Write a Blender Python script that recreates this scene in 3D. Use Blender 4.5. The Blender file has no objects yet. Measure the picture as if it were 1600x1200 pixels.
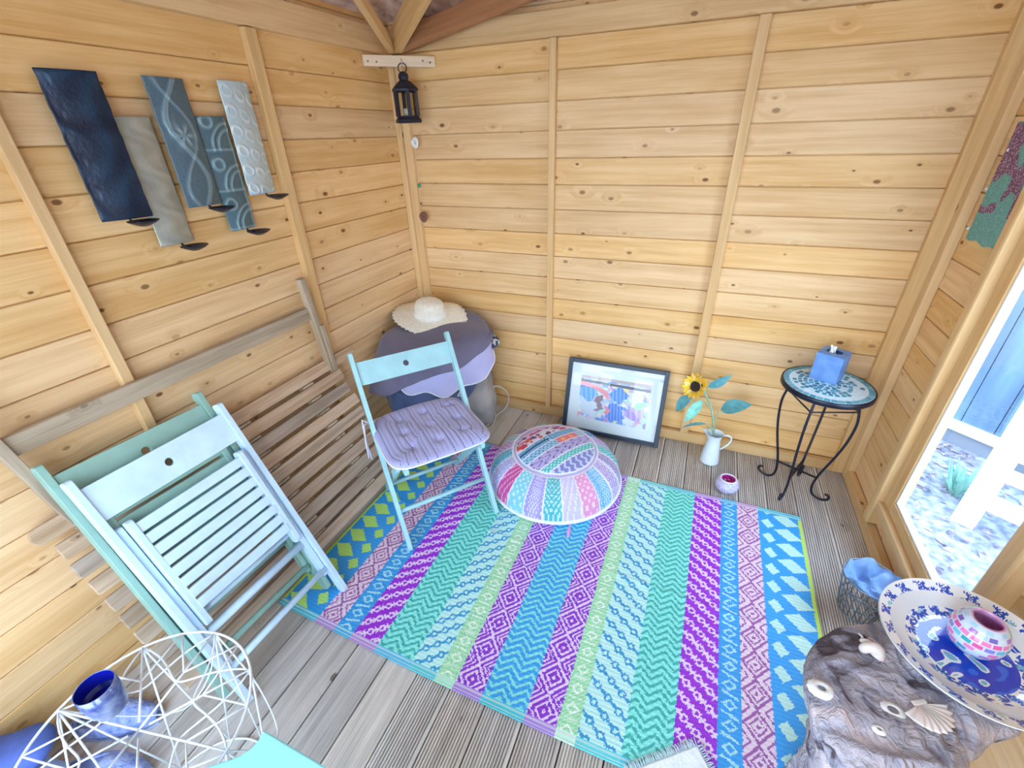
import bpy, bmesh, math, random
import numpy as np
from mathutils import Vector, Matrix, Euler, noise
random.seed(7); rng = np.random.default_rng(11)
S = bpy.context.scene
C = bpy.context.scene.collection
R = math.radians

# ------------------------------------------------------------------ camera
cam = bpy.data.cameras.new('camera'); cam.sensor_width = 36; cam.sensor_fit = 'HORIZONTAL'
cam.lens = 695.264 / 1600 * 36; cam.clip_start = 0.02; cam.clip_end = 100
co = bpy.data.objects.new('camera', cam); C.objects.link(co); S.camera = co
def cam_matrix(pitch, yaw, roll):
    f = Vector((math.sin(yaw)*math.cos(pitch), math.cos(yaw)*math.cos(pitch), -math.sin(pitch)))
    r = Vector((math.cos(yaw), -math.sin(yaw), 0)); d = f.cross(r)
    c, s = math.cos(roll), math.sin(roll)
    r2 = c*r + s*d; d2 = -s*r + c*d
    return Matrix((r2, -d2, -f)).transposed()
m = cam_matrix(R(29.291), R(-23.437), R(1.837)).to_4x4(); m.translation = (1.632, -2.348, 1.6)
co.matrix_world = m

# ------------------------------------------------------------------ sky and exposure
W = bpy.data.worlds.new('sky'); S.world = W; W.use_nodes = True
nt = W.node_tree; nt.nodes.clear()
o_ = nt.nodes.new('ShaderNodeOutputWorld'); b_ = nt.nodes.new('ShaderNodeBackground')
tc = nt.nodes.new('ShaderNodeTexCoord'); sp = nt.nodes.new('ShaderNodeSeparateXYZ'); rp = nt.nodes.new('ShaderNodeValToRGB')
rp.color_ramp.elements[0].position = 0.0; rp.color_ramp.elements[0].color = (0.76, 0.88, 1.0, 1)
rp.color_ramp.elements[1].position = 1.0; rp.color_ramp.elements[1].color = (0.48, 0.70, 1.0, 1)
nt.links.new(tc.outputs['Generated'], sp.inputs[0]); nt.links.new(sp.outputs[2], rp.inputs[0])
nt.links.new(rp.outputs[0], b_.inputs[0]); b_.inputs[1].default_value = 1.0
nt.links.new(b_.outputs[0], o_.inputs[0])
S.view_settings.view_transform = 'Standard'; S.view_settings.look = 'None'; S.view_settings.gamma = 1
S.view_settings.use_curve_mapping = False
S.view_settings.exposure = 3.25

# ------------------------------------------------------------------ helpers
def s2l(c):
    c = np.asarray(c, float)
    return np.where(c <= 0.04045, c/12.92, ((c+0.055)/1.055)**2.4)
def H(h): return tuple(s2l([int(h[i:i+2], 16)/255 for i in (0, 2, 4)]))

class MB:
    def __init__(s): s.v = []; s.f = []
    def add(s, vs, fs):
        n = len(s.v); s.v += [tuple(p) for p in vs]; s.f += [tuple(i+n for i in f) for f in fs]; return s
    def box(s, x0, x1, y0, y1, z0, z1):
        return s.add([(x0,y0,z0),(x1,y0,z0),(x1,y1,z0),(x0,y1,z0),(x0,y0,z1),(x1,y0,z1),(x1,y1,z1),(x0,y1,z1)],
                     [(0,3,2,1),(4,5,6,7),(0,1,5,4),(1,2,6,5),(2,3,7,6),(3,0,4,7)])
    def bar(s, p, q, w, d, up=(0,0,1)):
        """rectangular bar from p to q: w along up x axis, d along the remaining one"""
        p, q = Vector(p), Vector(q); a = (q-p).normalized(); u = Vector(up)
        sx = a.cross(u)
        if sx.length < 1e-4: sx = a.cross(Vector((1,0,0)))
        sx.normalize(); sy = sx.cross(a).normalized(); sx *= w/2; sy *= d/2
        vs = [p-sx-sy, p+sx-sy, p+sx+sy, p-sx+sy, q-sx-sy, q+sx-sy, q+sx+sy, q-sx+sy]
        return s.add(vs, [(0,3,2,1),(4,5,6,7),(0,1,5,4),(1,2,6,5),(2,3,7,6),(3,0,4,7)])
    def tube(s, pts, r, n=8, closed=False):
        pts = [Vector(p) for p in pts]; N = len(pts); rings = []
        prev = None
        for i, p in enumerate(pts):
            if closed: t = (pts[(i+1) % N]-pts[i-1]).normalized()
            else: t = (pts[min(i+1, N-1)]-pts[max(i-1, 0)]).normalized()
            if prev is None:
                a = Vector((0,0,1)) if abs(t.z) < .9 else Vector((1,0,0)); x = t.cross(a).normalized()
            else:
                x = (prev - t*prev.dot(t)).normalized()
            prev = x; y = t.cross(x)
            rr = r[i] if hasattr(r, '__len__') else r
            rings.append([p+(x*math.cos(2*math.pi*k/n)+y*math.sin(2*math.pi*k/n))*rr for k in range(n)])
        vs = [q for rg in rings for q in rg]; fs = []
        for i in range(N if closed else N-1):
            j = (i+1) % N
            for k in range(n):
                l = (k+1) % n; fs.append((i*n+k, i*n+l, j*n+l, j*n+k))
        if not closed: fs += [tuple(range(n))[::-1], tuple((N-1)*n+k for k in range(n))]
        return s.add(vs, fs)
    def lathe(s, prof, n=32, c=(0,0,0), fn=None):
        vs = []; fs = []
        for (r, z) in prof:
            for k in range(n):
                a = 2*math.pi*k/n; rr, zz = (fn(r, z, a) if fn else (r, z))
                vs.append((c[0]+rr*math.cos(a), c[1]+rr*math.sin(a), c[2]+zz))
        for i in range(len(prof)-1):
            for k in range(n):
                l = (k+1) % n; fs.append((i*n+k, i*n+l, (i+1)*n+l, (i+1)*n+k))
        return s.add(vs, fs)
    def prism(s, poly, fn):
        """poly 2D list; fn(p, t) -> 3D for t 0/1"""
        n = len(poly); vs = [fn(p, 0) for p in poly]+[fn(p, 1) for p in poly]
        return s.add(vs, [tuple(range(n))[::-1], tuple(range(n, 2*n))]+[(i, (i+1) % n, n+(i+1) % n, n+i) for i in range(n)])
    def xf(s, M):
        s.v = [tuple(M @ Vector(p)) for p in s.v]; return s
    def mesh(s, name, mat=None, smooth=False):
        me = bpy.data.meshes.new(name); me.from_pydata(s.v, [], s.f); me.update()
        if mat: me.materials.append(mat)
        if smooth: me.polygons.foreach_set('use_smooth', [True]*len(me.polygons))
        return me
    def build(s, name, mat, parent=None, smooth=False, bevel=0, recalc=True):
        me = s.mesh(name, mat, smooth)
        if recalc:
            bm = bmesh.new(); bm.from_mesh(me); bmesh.ops.recalc_face_normals(bm, faces=bm.faces); bm.to_mesh(me); bm.free()
        return obj(name, me, parent, bevel=bevel)

def obj(name, me, parent=None, bevel=0):
    o = bpy.data.objects.new(name, me); C.objects.link(o); o.parent = parent
    if bevel:
        b = o.modifiers.new('bevel', 'BEVEL'); b.width = bevel; b.segments = 2; b.limit_method = 'ANGLE'
    return o
def tag(o, label=None, cat=None, group=None, kind=None):
    if label: o['label'] = label
    if cat: o['category'] = cat
    if group: o['group'] = group
    if kind: o['kind'] = kind
    return o
def thing(name, loc, label, cat, group=None, rz=0, kind=None):
    o = bpy.data.objects.new(name, None); C.objects.link(o); o.location = loc; o.rotation_euler = (0, 0, rz)
    o.empty_display_size = .05
    return tag(o, label, cat, group, kind)
def struct(name, loc=(0,0,0)):
    o = bpy.data.objects.new(name, None); C.objects.link(o); o.location = loc; o['kind'] = 'structure'; return o
def part(name, me, parent, loc=(0,0,0), rot=(0,0,0), bevel=0):
    o = obj(name, me, parent, bevel=bevel); o.location = loc; o.rotation_euler = rot; return o

def cgrid(name, P, col, mat, parent=None, wrap=False, smooth=True):
    """P (ny+1,nx+1,3) grid of vertices, col (ny,nx,3) sRGB colours of its cells"""
    ny, nx = P.shape[0]-1, P.shape[1]-1
    V = P.reshape(-1, 3); idx = np.arange((ny+1)*(nx+1)).reshape(ny+1, nx+1)
    F = np.stack([idx[:-1,:-1], idx[:-1,1:], idx[1:,1:], idx[1:,:-1]], -1).reshape(-1, 4)
    me = bpy.data.meshes.new(name)
    me.vertices.add(len(V)); me.vertices.foreach_set('co', V.ravel().astype(np.float32))
    me.loops.add(F.size); me.loops.foreach_set('vertex_index', F.ravel().astype(np.int32))
    me.polygons.add(len(F)); me.polygons.foreach_set('loop_start', (np.arange(len(F))*4).astype(np.int32))
    me.update(calc_edges=True); me.validate()
    me.polygons.foreach_set('use_smooth', np.full(len(F), smooth))
    if col is not None:
        at = me.color_attributes.new('Col', 'FLOAT_COLOR', 'CORNER')
        c = np.ones((len(F), 4, 4)); c[:, :, :3] = s2l(np.clip(col.reshape(-1, 3), 0, 1))[:, None, :]
        at.data.foreach_set('color', c.ravel().astype(np.float32))
    me.materials.append(mat)
    return obj(name, me, parent)

# ------------------------------------------------------------------ materials
def mat(name, col, rough=.6, metal=0, var=0, nscale=8, bump=0, bscale=60, col2=None, spec=None, trans=0, ior=1.45, stretch=None, sheen=0):
    m = bpy.data.materials.new(name); m.use_nodes = True; t = m.node_tree; N = t.nodes; L = t.links
    b = N['Principled BSDF']; b.inputs['Roughness'].default_value = rough; b.inputs['Metallic'].default_value = metal
    b.inputs['Base Color'].default_value = (*col, 1)
    if spec is not None: b.inputs['Specular IOR Level'].default_value = spec
    if trans: b.inputs['Transmission Weight'].default_value = trans; b.inputs['IOR'].default_value = ior
    if sheen: b.inputs['Sheen Weight'].default_value = sheen
    tc = N.new('ShaderNodeTexCoord'); mp = N.new('ShaderNodeMapping'); L.new(tc.outputs['Object'], mp.inputs[0])
    if stretch: mp.inputs['Scale'].default_value = stretch
    if var or col2 is not None:
        n = N.new('ShaderNodeTexNoise'); n.inputs['Scale'].default_value = nscale; n.inputs['Detail'].default_value = 5
        L.new(mp.outputs[0], n.inputs['Vector'])
        r = N.new('ShaderNodeValToRGB'); L.new(n.outputs[0], r.inputs[0]); L.new(r.outputs[0], b.inputs['Base Color'])
        r.color_ramp.elements[0].position = .35; r.color_ramp.elements[1].position = .65
        c2 = col2 if col2 is not None else tuple(min(1, c*(1+var)) for c in col)
        r.color_ramp.elements[0].color = (*(col if col2 is not None else tuple(c*(1-var) for c in col)), 1); r.color_ramp.elements[1].color = (*c2, 1)
    if bump:
        n2 = N.new('ShaderNodeTexNoise'); n2.inputs['Scale'].default_value = bscale; n2.inputs['Detail'].default_value = 4
        L.new(mp.outputs[0], n2.inputs['Vector'])
        bp = N.new('ShaderNodeBump'); bp.inputs['Strength'].default_value = bump; bp.inputs['Distance'].default_value = .005
        L.new(n2.outputs[0], bp.inputs['Height']); L.new(bp.outputs[0], b.inputs['Normal'])
    return m

def vcol(name, rough=.8, bump=0, bscale=200, coat=0, sheen=0, spec=.5):
    m = bpy.data.materials.new(name); m.use_nodes = True; t = m.node_tree; N = t.nodes; L = t.links
    b = N['Principled BSDF']; b.inputs['Roughness'].default_value = rough; b.inputs['Coat Weight'].default_value = coat
    b.inputs['Sheen Weight'].default_value = sheen; b.inputs['Specular IOR Level'].default_value = spec
    a = N.new('ShaderNodeVertexColor'); a.layer_name = 'Col'; L.new(a.outputs[0], b.inputs['Base Color'])
    if bump:
        tc = N.new('ShaderNodeTexCoord'); n2 = N.new('ShaderNodeTexNoise'); n2.inputs['Scale'].default_value = bscale
        L.new(tc.outputs['Object'], n2.inputs['Vector'])
        bp = N.new('ShaderNodeBump'); bp.inputs['Strength'].default_value = bump; bp.inputs['Distance'].default_value = .004
        L.new(n2.outputs[0], bp.inputs['Height']); L.new(bp.outputs[0], b.inputs['Normal'])
    return m

def wood(name, c_light, c_dark, c_knot, axis='X', knots=.5, grain=1.0, vary=.16, rough=.55, kscale=5.0, sat_var=.1):
    """pine: long grain along an axis of the object, scattered knots with figure round them, tone per object"""
    m = bpy.data.materials.new(name); m.use_nodes = True; t = m.node_tree; N = t.nodes; L = t.links
    b = N['Principled BSDF']; b.inputs['Roughness'].default_value = rough; b.inputs['Specular IOR Level'].default_value = .3
    def nd(k, **kw):
        n = N.new(k)
        for a, v in kw.items(): setattr(n, a, v)
        return n
    def math_(op, a, b2=None, clamp=False):
        n = nd('ShaderNodeMath', operation=op, use_clamp=clamp)
        for i, x in enumerate((a, b2)):
            if x is None: continue
            if isinstance(x, (int, float)): n.inputs[i].default_value = x
            else: L.new(x, n.inputs[i])
        return n.outputs[0]
    tc = nd('ShaderNodeTexCoord'); oi = nd('ShaderNodeObjectInfo')
    off = nd('ShaderNodeVectorMath', operation='SCALE'); cmb = nd('ShaderNodeCombineXYZ')
    L.new(oi.outputs['Random'], cmb.inputs[0]); L.new(math_('MULTIPLY', oi.outputs['Random'], 7.3), cmb.inputs[1]); L.new(math_('MULTIPLY', oi.outputs['Random'], 3.1), cmb.inputs[2])
    L.new(cmb.outputs[0], off.inputs[0]); off.inputs['Scale'].default_value = 13.0
    add = nd('ShaderNodeVectorMath', operation='ADD'); L.new(tc.outputs['Object'], add.inputs[0]); L.new(off.outputs[0], add.inputs[1])
    def mapped(lx, ly):
        mp = nd('ShaderNodeMapping'); L.new(add.outputs[0], mp.inputs[0])
        s = [ly, ly, ly]; s['XYZ'.index(axis)] = lx; mp.inputs['Scale'].default_value = s
        return mp.outputs[0]
    # knots
    sx_ = nd('ShaderNodeSeparateXYZ'); L.new(add.outputs[0], sx_.inputs[0]); ia = 'XYZ'.index(axis); ib, ic = [i for i in range(3) if i != ia]
    c2_ = nd('ShaderNodeCombineXYZ'); L.new(math_('MULTIPLY', sx_.outputs[ia], kscale), c2_.inputs[0])
    L.new(math_('MULTIPLY', math_('ADD', sx_.outputs[ib], sx_.outputs[ic]), kscale*1.7), c2_.inputs[1])
    vo = nd('ShaderNodeTexVoronoi', feature='F1', voronoi_dimensions='2D'); vo.inputs['Scale'].default_value = 1.0; vo.inputs['Randomness'].default_value = 1
    L.new(c2_.outputs[0], vo.inputs['Vector'])
    sepc = nd('ShaderNodeSeparateColor'); L.new(vo.outputs['Color'], sepc.inputs[0])
    keep = math_('LESS_THAN', sepc.outputs[0], knots)
    ksz = math_('MULTIPLY', sepc.outputs[1], .055)
    kr = math_('ADD', ksz, .028)
    kd = math_('DIVIDE', vo.outputs['Distance'], kr)            # 1 at the knot's rim
    core = math_('MULTIPLY', math_('MULTIPLY', math_('SUBTRACT', 1.15, kd, clamp=True), 2.2, clamp=True), math_('MULTIPLY', keep, math_('ADD', sepc.outputs[2], .25, clamp=True)), clamp=True)
    halo = math_('MULTIPLY', math_('SUBTRACT', 1.0, math_('MULTIPLY', kd, .22), clamp=True), keep, clamp=True)
    # grain, bent round knots
    g = nd('ShaderNodeTexNoise'); g.inputs['Scale'].default_value = 1; g.inputs['Detail'].default_value = 6; g.inputs['Roughness'].default_value = .6
    bend = nd('ShaderNodeVectorMath', operation='ADD'); cb = nd('ShaderNodeCombineXYZ')
    for i in range(3): L.new(math_('MULTIPLY', halo, 1.3), cb.inputs[i])
    L.new(mapped(1.6*grain, 34*grain), bend.inputs[0]); L.new(cb.outputs[0], bend.inputs[1]); L.new(bend.outputs[0], g.inputs['Vector'])
    fine = nd('ShaderNodeTexNoise'); fine.inputs['Detail'].default_value = 4; L.new(mapped(6, 260), fine.inputs['Vector']); fine.inputs['Scale'].default_value = 1
    blot = nd('ShaderNodeTexNoise'); blot.inputs['Detail'].default_value = 3; L.new(mapped(2.2, 5), blot.inputs['Vector']); blot.inputs['Scale'].default_value = 1
    fac = math_('ADD', math_('MULTIPLY', g.outputs[0], .62), math_('ADD', math_('MULTIPLY', fine.outputs[0], .2), math_('MULTIPLY', blot.outputs[0], .28)))
    r = nd('ShaderNodeValToRGB'); L.new(fac, r.inputs[0])
    r.color_ramp.elements[0].position = .42; r.color_ramp.elements[0].color = (*c_dark, 1)
    r.color_ramp.elements[1].position = .64; r.color_ramp.elements[1].color = (*c_light, 1)
    mx = nd('ShaderNodeMix', data_type='RGBA'); L.new(math_('MULTIPLY', halo, .35), mx.inputs[0]); L.new(r.outputs[0], mx.inputs[6]); mx.inputs[7].default_value = (*c_dark, 1)
    mk = nd('ShaderNodeMix', data_type='RGBA'); L.new(math_('MULTIPLY', core, .9), mk.inputs[0]); L.new(mx.outputs[2], mk.inputs[6]); mk.inputs[7].default_value = (*c_knot, 1)
    hs = nd('ShaderNodeHueSaturation'); L.new(mk.outputs[2], hs.inputs['Color'])
    L.new(math_('ADD', math_('MULTIPLY', oi.outputs['Random'], vary), 1-vary/2), hs.inputs['Value'])
    rr = math_('FRACT', math_('MULTIPLY', oi.outputs['Random'], 17.7))
    L.new(math_('ADD', math_('MULTIPLY', rr, sat_var), 1-sat_var/2), hs.inputs['Saturation'])
    L.new(hs.outputs[0], b.inputs['Base Color'])
    bp = nd('ShaderNodeBump'); bp.inputs['Strength'].default_value = .25; bp.inputs['Distance'].default_value = .002
    L.new(math_('SUBTRACT', fac, core), bp.inputs['Height']); L.new(bp.outputs[0], b.inputs['Normal'])
    return m

PL, PD, PK = (.86, .585, .30), (.70, .415, .17), (.17, .06, .018)
m_plank = wood('pine_cladding', PL, PD, PK, 'X', knots=.62, vary=.14, kscale=5.2, sat_var=.2)
m_batten = wood('pine_batten', (.78, .53, .26), (.66, .40, .17), PK, 'Z', knots=.12, vary=.1)
m_battx = wood('pine_rail', (.78, .53, .26), (.62, .38, .16), PK, 'X', knots=.2, vary=.1)
m_dark = wood('dark_rafter', (.42, .20, .08), (.30, .12, .04), PK, 'X', knots=.2)
m_deck = wood('treated_decking', (.68, .62, .56), (.42, .37, .33), (.14, .10, .08), 'Y', knots=.14, grain=1.3, vary=.3, rough=.7, sat_var=.6)
m_grey = wood('weathered_slat', (.60, .46, .35), (.36, .25, .17), (.09, .05, .03), 'X', knots=.2, grain=1.2, vary=.35, rough=.8, sat_var=.5)
m_greyz = wood('weathered_leg', (.50, .40, .29), (.30, .22, .14), (.09, .05, .03), 'Z', knots=.15, grain=1.2, vary=.2, rough=.8)
m_osb = mat('osb_roof_board', (.50, .30, .21), .8, col2=(.88, .66, .54), nscale=26, bump=.6, bscale=40, stretch=(1, .4, 1))
m_black = mat('black_iron', (.012, .014, .03), .35, .3)
m_steel = mat('nail_head', (.25, .22, .2), .4, .8)

# ================================================================== SETTING
XR, YF, ZT = 2.53, -2.85, 2.05
PITCH, Z0 = .1191, 0.062
NP = 18
def plank_mesh(L, h=PITCH, t=.014):
    # cross-section (y depth, z height): rebated shiplap with a bevelled lower lip
    sec = [(0, .0045), (0, h-.0032), (.003, h-.0012), (t-.004, h-.0012), (t-.004, h+.012), (t, h+.012), (t, .013), (t-.0035, .013), (t-.0035, .0012), (.004, .0012)]
    b = MB(); b.prism(sec, lambda p, k: (L*k, p[0], p[1]))
    return b.mesh('plank', m_plank)
# wall_back: plane y = 0 (boards run in x)
wb = struct('wall_back'); me = plank_mesh(XR)
for k in range(NP): part('plank', me, wb, (0, 0, Z0+k*PITCH))
# wall_left: plane x = 0 (boards run in y)
wl = struct('wall_left'); me = plank_mesh(-YF)
for k in range(NP): part('plank', me, wl, (0, YF, Z0-.004+k*PITCH), (0, 0, R(90)))
# wall_right: plane x = XR, window opening y -.52 .. -1.12, z .20 .. 1.80
wr = struct('wall_right'); full = plank_mesh(-YF); a_ = plank_mesh(.50); c_ = plank_mesh(-YF-1.13)
for k in range(NP):
    z = Z0-.004+k*PITCH
    if z < .14 or z > 1.78: part('plank', full, wr, (XR, 0, z), (0, 0, R(-90)))
    else:
        part('plank', a_, wr, (XR, 0, z), (0, 0, R(-90)))
        part('plank', c_, wr, (XR, -1.13, z), (0, 0, R(-90)))
def zb(name, par, x0, x1, y0, y1, z0=.06, z1=2.0, m_=None, bev=.003):
    b = MB().box(x0, x1, y0, y1, 0, z1-z0); o = b.build(name, m_ or m_batten, par, bevel=bev); o.location = (0, 0, z0); return o
def offs(o, v): o.location = v; return o
def local_box(name, par, x0, x1, y0, y1, z0, z1, mt, bev=.003):
    cx, cy, cz = (x0+x1)/2, (y0+y1)/2, (z0+z1)/2
    b = MB().box(x0-cx, x1-cx, y0-cy, y1-cy, z0-cz, z1-cz); o = b.build(name, mt, par, bevel=bev); o.location = (cx, cy, cz); return o
# unseen strips added behind the cladding to stop light leaking in
local_box('light_stop', wb, -.04, XR+.04, .0145, .05, -.06, .10, m_battx)
local_box('light_stop', wl, -.05, -.0145, YF, .05, -.06, .10, m_battx)
local_box('light_stop', wr, XR+.0145, XR+.05, YF, .05, -.06, .10, m_battx)
for x_ in (-.045, XR+.001): local_box('corner_post', wb, x_, x_+.044, .0005 if x_ < 0 else .0145, .045, .10, 2.1, m_batten)
# battens on the back wall
for x0, x1 in ((.857, .889), (1.683, 1.725)): local_box('batten', wb, x0, x1, -.030, -.0005, .062, 1.965, m_batten)
local_box('corner_batten', wb, .034, .078, -.030, -.0005, .0, 1.96, m_batten)
local_box('corner_batten', wb, XR-.082, XR-.001, -.032, -.0005, .0, 1.96, m_batten)
local_box('bottom_rail', wb, .078, XR-.082, -.030, -.0005, .0, .062, m_battx)
local_box('top_rail', wb, .0, XR, -.034, -.0005, 1.966, 2.06, m_battx)
# battens on the left wall
for y0, y1 in ((-1.700, -1.668), (-.894, -.845), (-2.52, -2.48)): local_box('batten', wl, .0005, .030, y0, y1, .062, 1.955, m_batten)
local_box('corner_batten', wl, .0005, .034, -.045, -.0005, .0, 1.96, m_batten)
local_box('bottom_rail', wl, .0005, .028, -2.84, -.046, .0, .062, wood('rail_y', (.78,.53,.26), (.62,.38,.16), PK, 'Y', knots=.2))
m_raily = bpy.data.materials['rail_y']
local_box('top_rail', wl, .0005, .034, -2.84, -.035, 1.958, 2.06, m_raily)
# battens on the right wall
local_box('corner_batten', wr, XR-.034, XR-.0005, -.085, -.033, .0, 1.96, m_batten)
local_box('bottom_rail', wr, XR-.034, XR-.0005, -2.84, -.086, .0, .062, m_raily)
local_box('top_rail', wr, XR-.034, XR-.0005, -2.84, -.035, 1.958, 2.06, m_raily)
# window in the right wall
w1 = struct('window_1')
local_box('window_post', w1, XR-.048, XR+.012, -.475, -.425, .075, 1.95, m_batten, .008)
local_box('window_post', w1, XR-.048, XR+.012, -1.185, -1.125, .075, 1.95, m_batten, .008)
local_box('window_rail', w1, XR-.040, XR+.012, -1.125, -.475, .165, .205, m_raily, .004)
local_box('window_rail', w1, XR-.040, XR+.012, -1.125, -.475, 1.78, 1.83, m_raily, .004)
m_white = mat('white_bead', (.8, .8, .8), .4)
for y0, y1 in ((-.540, -.476), (-1.124, -1.085)): local_box('casement_stile', w1, XR-.018, XR+.020, y0, y1, .206, 1.78, m_batten)
for z0, z1 in ((.206, .258), (1.72, 1.78)): local_box('casement_rail', w1, XR-.018, XR+.020, -1.085, -.540, z0, z1, m_raily)
for y0, y1 in ((-.549, -.5405), (-1.0845, -1.076)): local_box('glazing_bead', w1, XR-.012, XR+.006, y0, y1, .2585, 1.7195, m_white, 0)
local_box('glazing_bead', w1, XR-.012, XR+.006, -1.076, -.549, .2585, .267, m_white, 0)
def glass_mat(name, tint=(1,1,1), fac=.06):
    m = bpy.data.materials.new(name); m.use_nodes = True; t = m.node_tree; N = t.nodes; L = t.links
    N.clear(); o = N.new('ShaderNodeOutputMaterial'); mx = N.new('ShaderNodeMixShader'); tr = N.new('ShaderNodeBsdfTransparent'); gl = N.new('ShaderNodeBsdfGlossy')
    lw = N.new('ShaderNodeLayerWeight'); lw.inputs[0].default_value = .5
    pw = N.new('ShaderNodeMath'); pw.operation = 'POWER'; pw.inputs[1].default_value = 4; L.new(lw.outputs['Facing'], pw.inputs[0])
    fr = N.new('ShaderNodeMath'); fr.operation = 'MULTIPLY_ADD'; fr.inputs[1].default_value = .55; fr.inputs[2].default_value = .04; L.new(pw.outputs[0], fr.inputs[0])
    tr.inputs[0].default_value = (*tint, 1); gl.inputs['Roughness'].default_value = .02
    L.new(fr.outputs[0], mx.inputs[0]); L.new(tr.outputs[0], mx.inputs[1]); L.new(gl.outputs[0], mx.inputs[2]); L.new(mx.outputs[0], o.inputs[0]); return m
m_pane = glass_mat('window_glass', (.95, .98, 1))
MB().add([(XR-.002, -1.0755, .2675), (XR-.002, -.5495, .2675), (XR-.002, -.5495, 1.7195), (XR-.002, -1.0755, 1.7195)], [(0, 1, 2, 3)]).build('pane', m_pane, w1)

# front: unseen wall and doorway, invented to shape the daylight from behind
wf = struct('added_front_wall')
local_box('door_post', wf, XR-.10, XR-.035, YF-.06, YF-.002, .0, 2.06, m_batten)
fpl = plank_mesh(1.15); fps = plank_mesh(.16); fpt = plank_mesh(.12)
for k in range(NP):
    z = Z0+k*PITCH
    if z < .20 or z > 1.78: part('plank', fpl, wf, (1.15, YF, z), (0, 0, R(180)))
    else:
        part('plank', fps, wf, (.16, YF, z), (0, 0, R(180))); part('plank', fpt, wf, (1.15, YF, z), (0, 0, R(180)))
fpr = plank_mesh(.50)  # added boards narrow the opening to darken the right wall
for k in range(NP): part('plank', fpr, wf, (XR, YF, Z0+k*PITCH), (0, 0, R(180)))
local_box('door_post', wf, 2.03, 2.08, YF+.001, YF+.05, .0, 2.06, m_batten)
w2 = struct('added_window')  # unseen window added to let light onto the lower left
for x0, x1 in ((.16, .215), (.975, 1.03)): local_box('window_post', w2, x0, x1, YF-.014, YF+.045, .075, 1.95, m_batten, .006)
for z0, z1 in ((.255, .30), (1.79, 1.84)): local_box('window_rail', w2, .215, .975, YF-.014, YF+.040, z0, z1, m_battx, .004)
MB().add([(.215, YF+.002, .30), (.975, YF+.002, .30), (.975, YF+.002, 1.79), (.215, YF+.002, 1.79)], [(0, 1, 2, 3)]).build('pane', m_pane, w2)
local_box('door_post', wf, 1.10, 1.155, YF+.001, YF+.05, .0, 2.06, m_batten)
local_box('bottom_rail', wf, .035, 1.10, YF+.0005, YF+.03, .0, .062, m_battx)
local_box('lintel', wf, .0, XR, YF-.06, YF-.002, 2.061, 2.16, m_battx)

# floor of fluted deck boards
fl = struct('floor'); bw = .1285
def deck_mesh(flutes):
    w = bw-.0045; pts = [(0, -.022), (0, -.003), (.002, -.0005)]
    n = 12; p = (w-.012)/n
    for i in range(n):
        x = .006+i*p
        if flutes: pts += [(x, -.0005), (x+p*.10, -.0075), (x+p*.36, -.0075), (x+p*.48, -.0005)]
        else: pts += [(x, -.0005), (x+p*.4, -.0012), (x+p*.74, -.0005)]
    pts += [(w-.002, -.0005), (w, -.003), (w, -.022)]
    b = MB(); b.prism(pts, lambda q, k: (q[0], YF-.06+(-YF+.05)*k, q[1]))
    return b.mesh('deck_board', m_deck)
dm = deck_mesh(True); ds = deck_mesh(False); x = 1.4822-bw*12
k = 0
while x < XR-.02:
    o = part('deck_board', ds if x < .95 else dm, fl, (x+.00225, 0, 0)); x += bw; k += 1
local_box('underfloor_sheet', fl, 0, XR, -2.9, -.01, -.05, -.0235, mat('dark_underfloor', (.03, .025, .02), .9), 0)  # one near-black sheet under all boards, giving the gaps their darkness

# roof: four OSB slopes meeting over the middle, rafters that run together in the back corner
ce = struct('ceiling'); ap = Vector((1.265, -1.42, 2.60))
cs = [Vector((-.12, .12, 2.055)), Vector((XR+.12, .12, 2.055)), Vector((XR+.12, YF-.18, 2.055)), Vector((-.12, YF-.18, 2.055))]
for i in range(4):
    a, b = cs[i], cs[(i+1) % 4]; q = MB(); up = Vector((0, 0, .012))
    q.add([a, b, ap, a+up, b+up, ap+up], [(0,1,2), (5,4,3), (0,3,4,1), (1,4,5,2), (2,5,3,0)]); q.build('roof_board', m_osb, ce)
def rafter(ang, slope, L, w, h, mt, p0=(.10, -.10, 1.956)):
    a = R(ang); d = Vector((math.cos(a), -math.sin(a), slope)); p = Vector(p0); 
    o = thing_part = None
    b = MB(); Ln = L*d.length; b.box(0, Ln, -w/2, w/2, 0, h)
    o = b.build('rafter', mt, ce, bevel=.002)
    o.rotation_euler = d.to_track_quat('X', 'Z').to_euler(); o.location = p; return o
rafter(8, .15, 1.0, .030, .085, m_dark, (.135, -.085, 1.957))  # darker, redder tone than the other two rafters
rafter(38, .25, .9, .034, .10, m_battx, (.115, -.10, 1.957))
rafter(69, .25, .75, .030, .05, m_battx, (.085, -.115, 1.957))

# brace across the corner, carries the lantern
tb = struct('trim_1'); A, B = Vector((.006, -.245, 1.9205)), Vector((.262, -.006+.0, 1.9225))
bm_ = MB().bar((-.172, 0, 0), (.172, 0, 0), .020, .045); o = bm_.build('corner_brace', mat('brace_wood', (.80, .62, .42), .6, var=.06, nscale=30, stretch=(.2, 3, 3)), tb, bevel=.003)
dv = (B-A); o.location = (A+B)/2 + Vector((-.002, .002, 0)); o.rotation_euler = (0, 0, math.atan2(dv.y, dv.x))
for s in (-.15, -.11, .11, .145):
    q = MB().lathe([(.0, .0), (.0045, .0), (.0045, .003), (0, .003)], 10); n_ = q.build('screw', m_steel, tb)
    n_.location = (A+B)/2 + Vector((-.002, .002, 0)) + dv.normalized()*s + Vector((.707, -.707, 0))*.0102 + Vector((0, 0, random.uniform(-.006, .006)))
    n_.rotation_euler = (0, R(90), R(-45))

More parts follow.
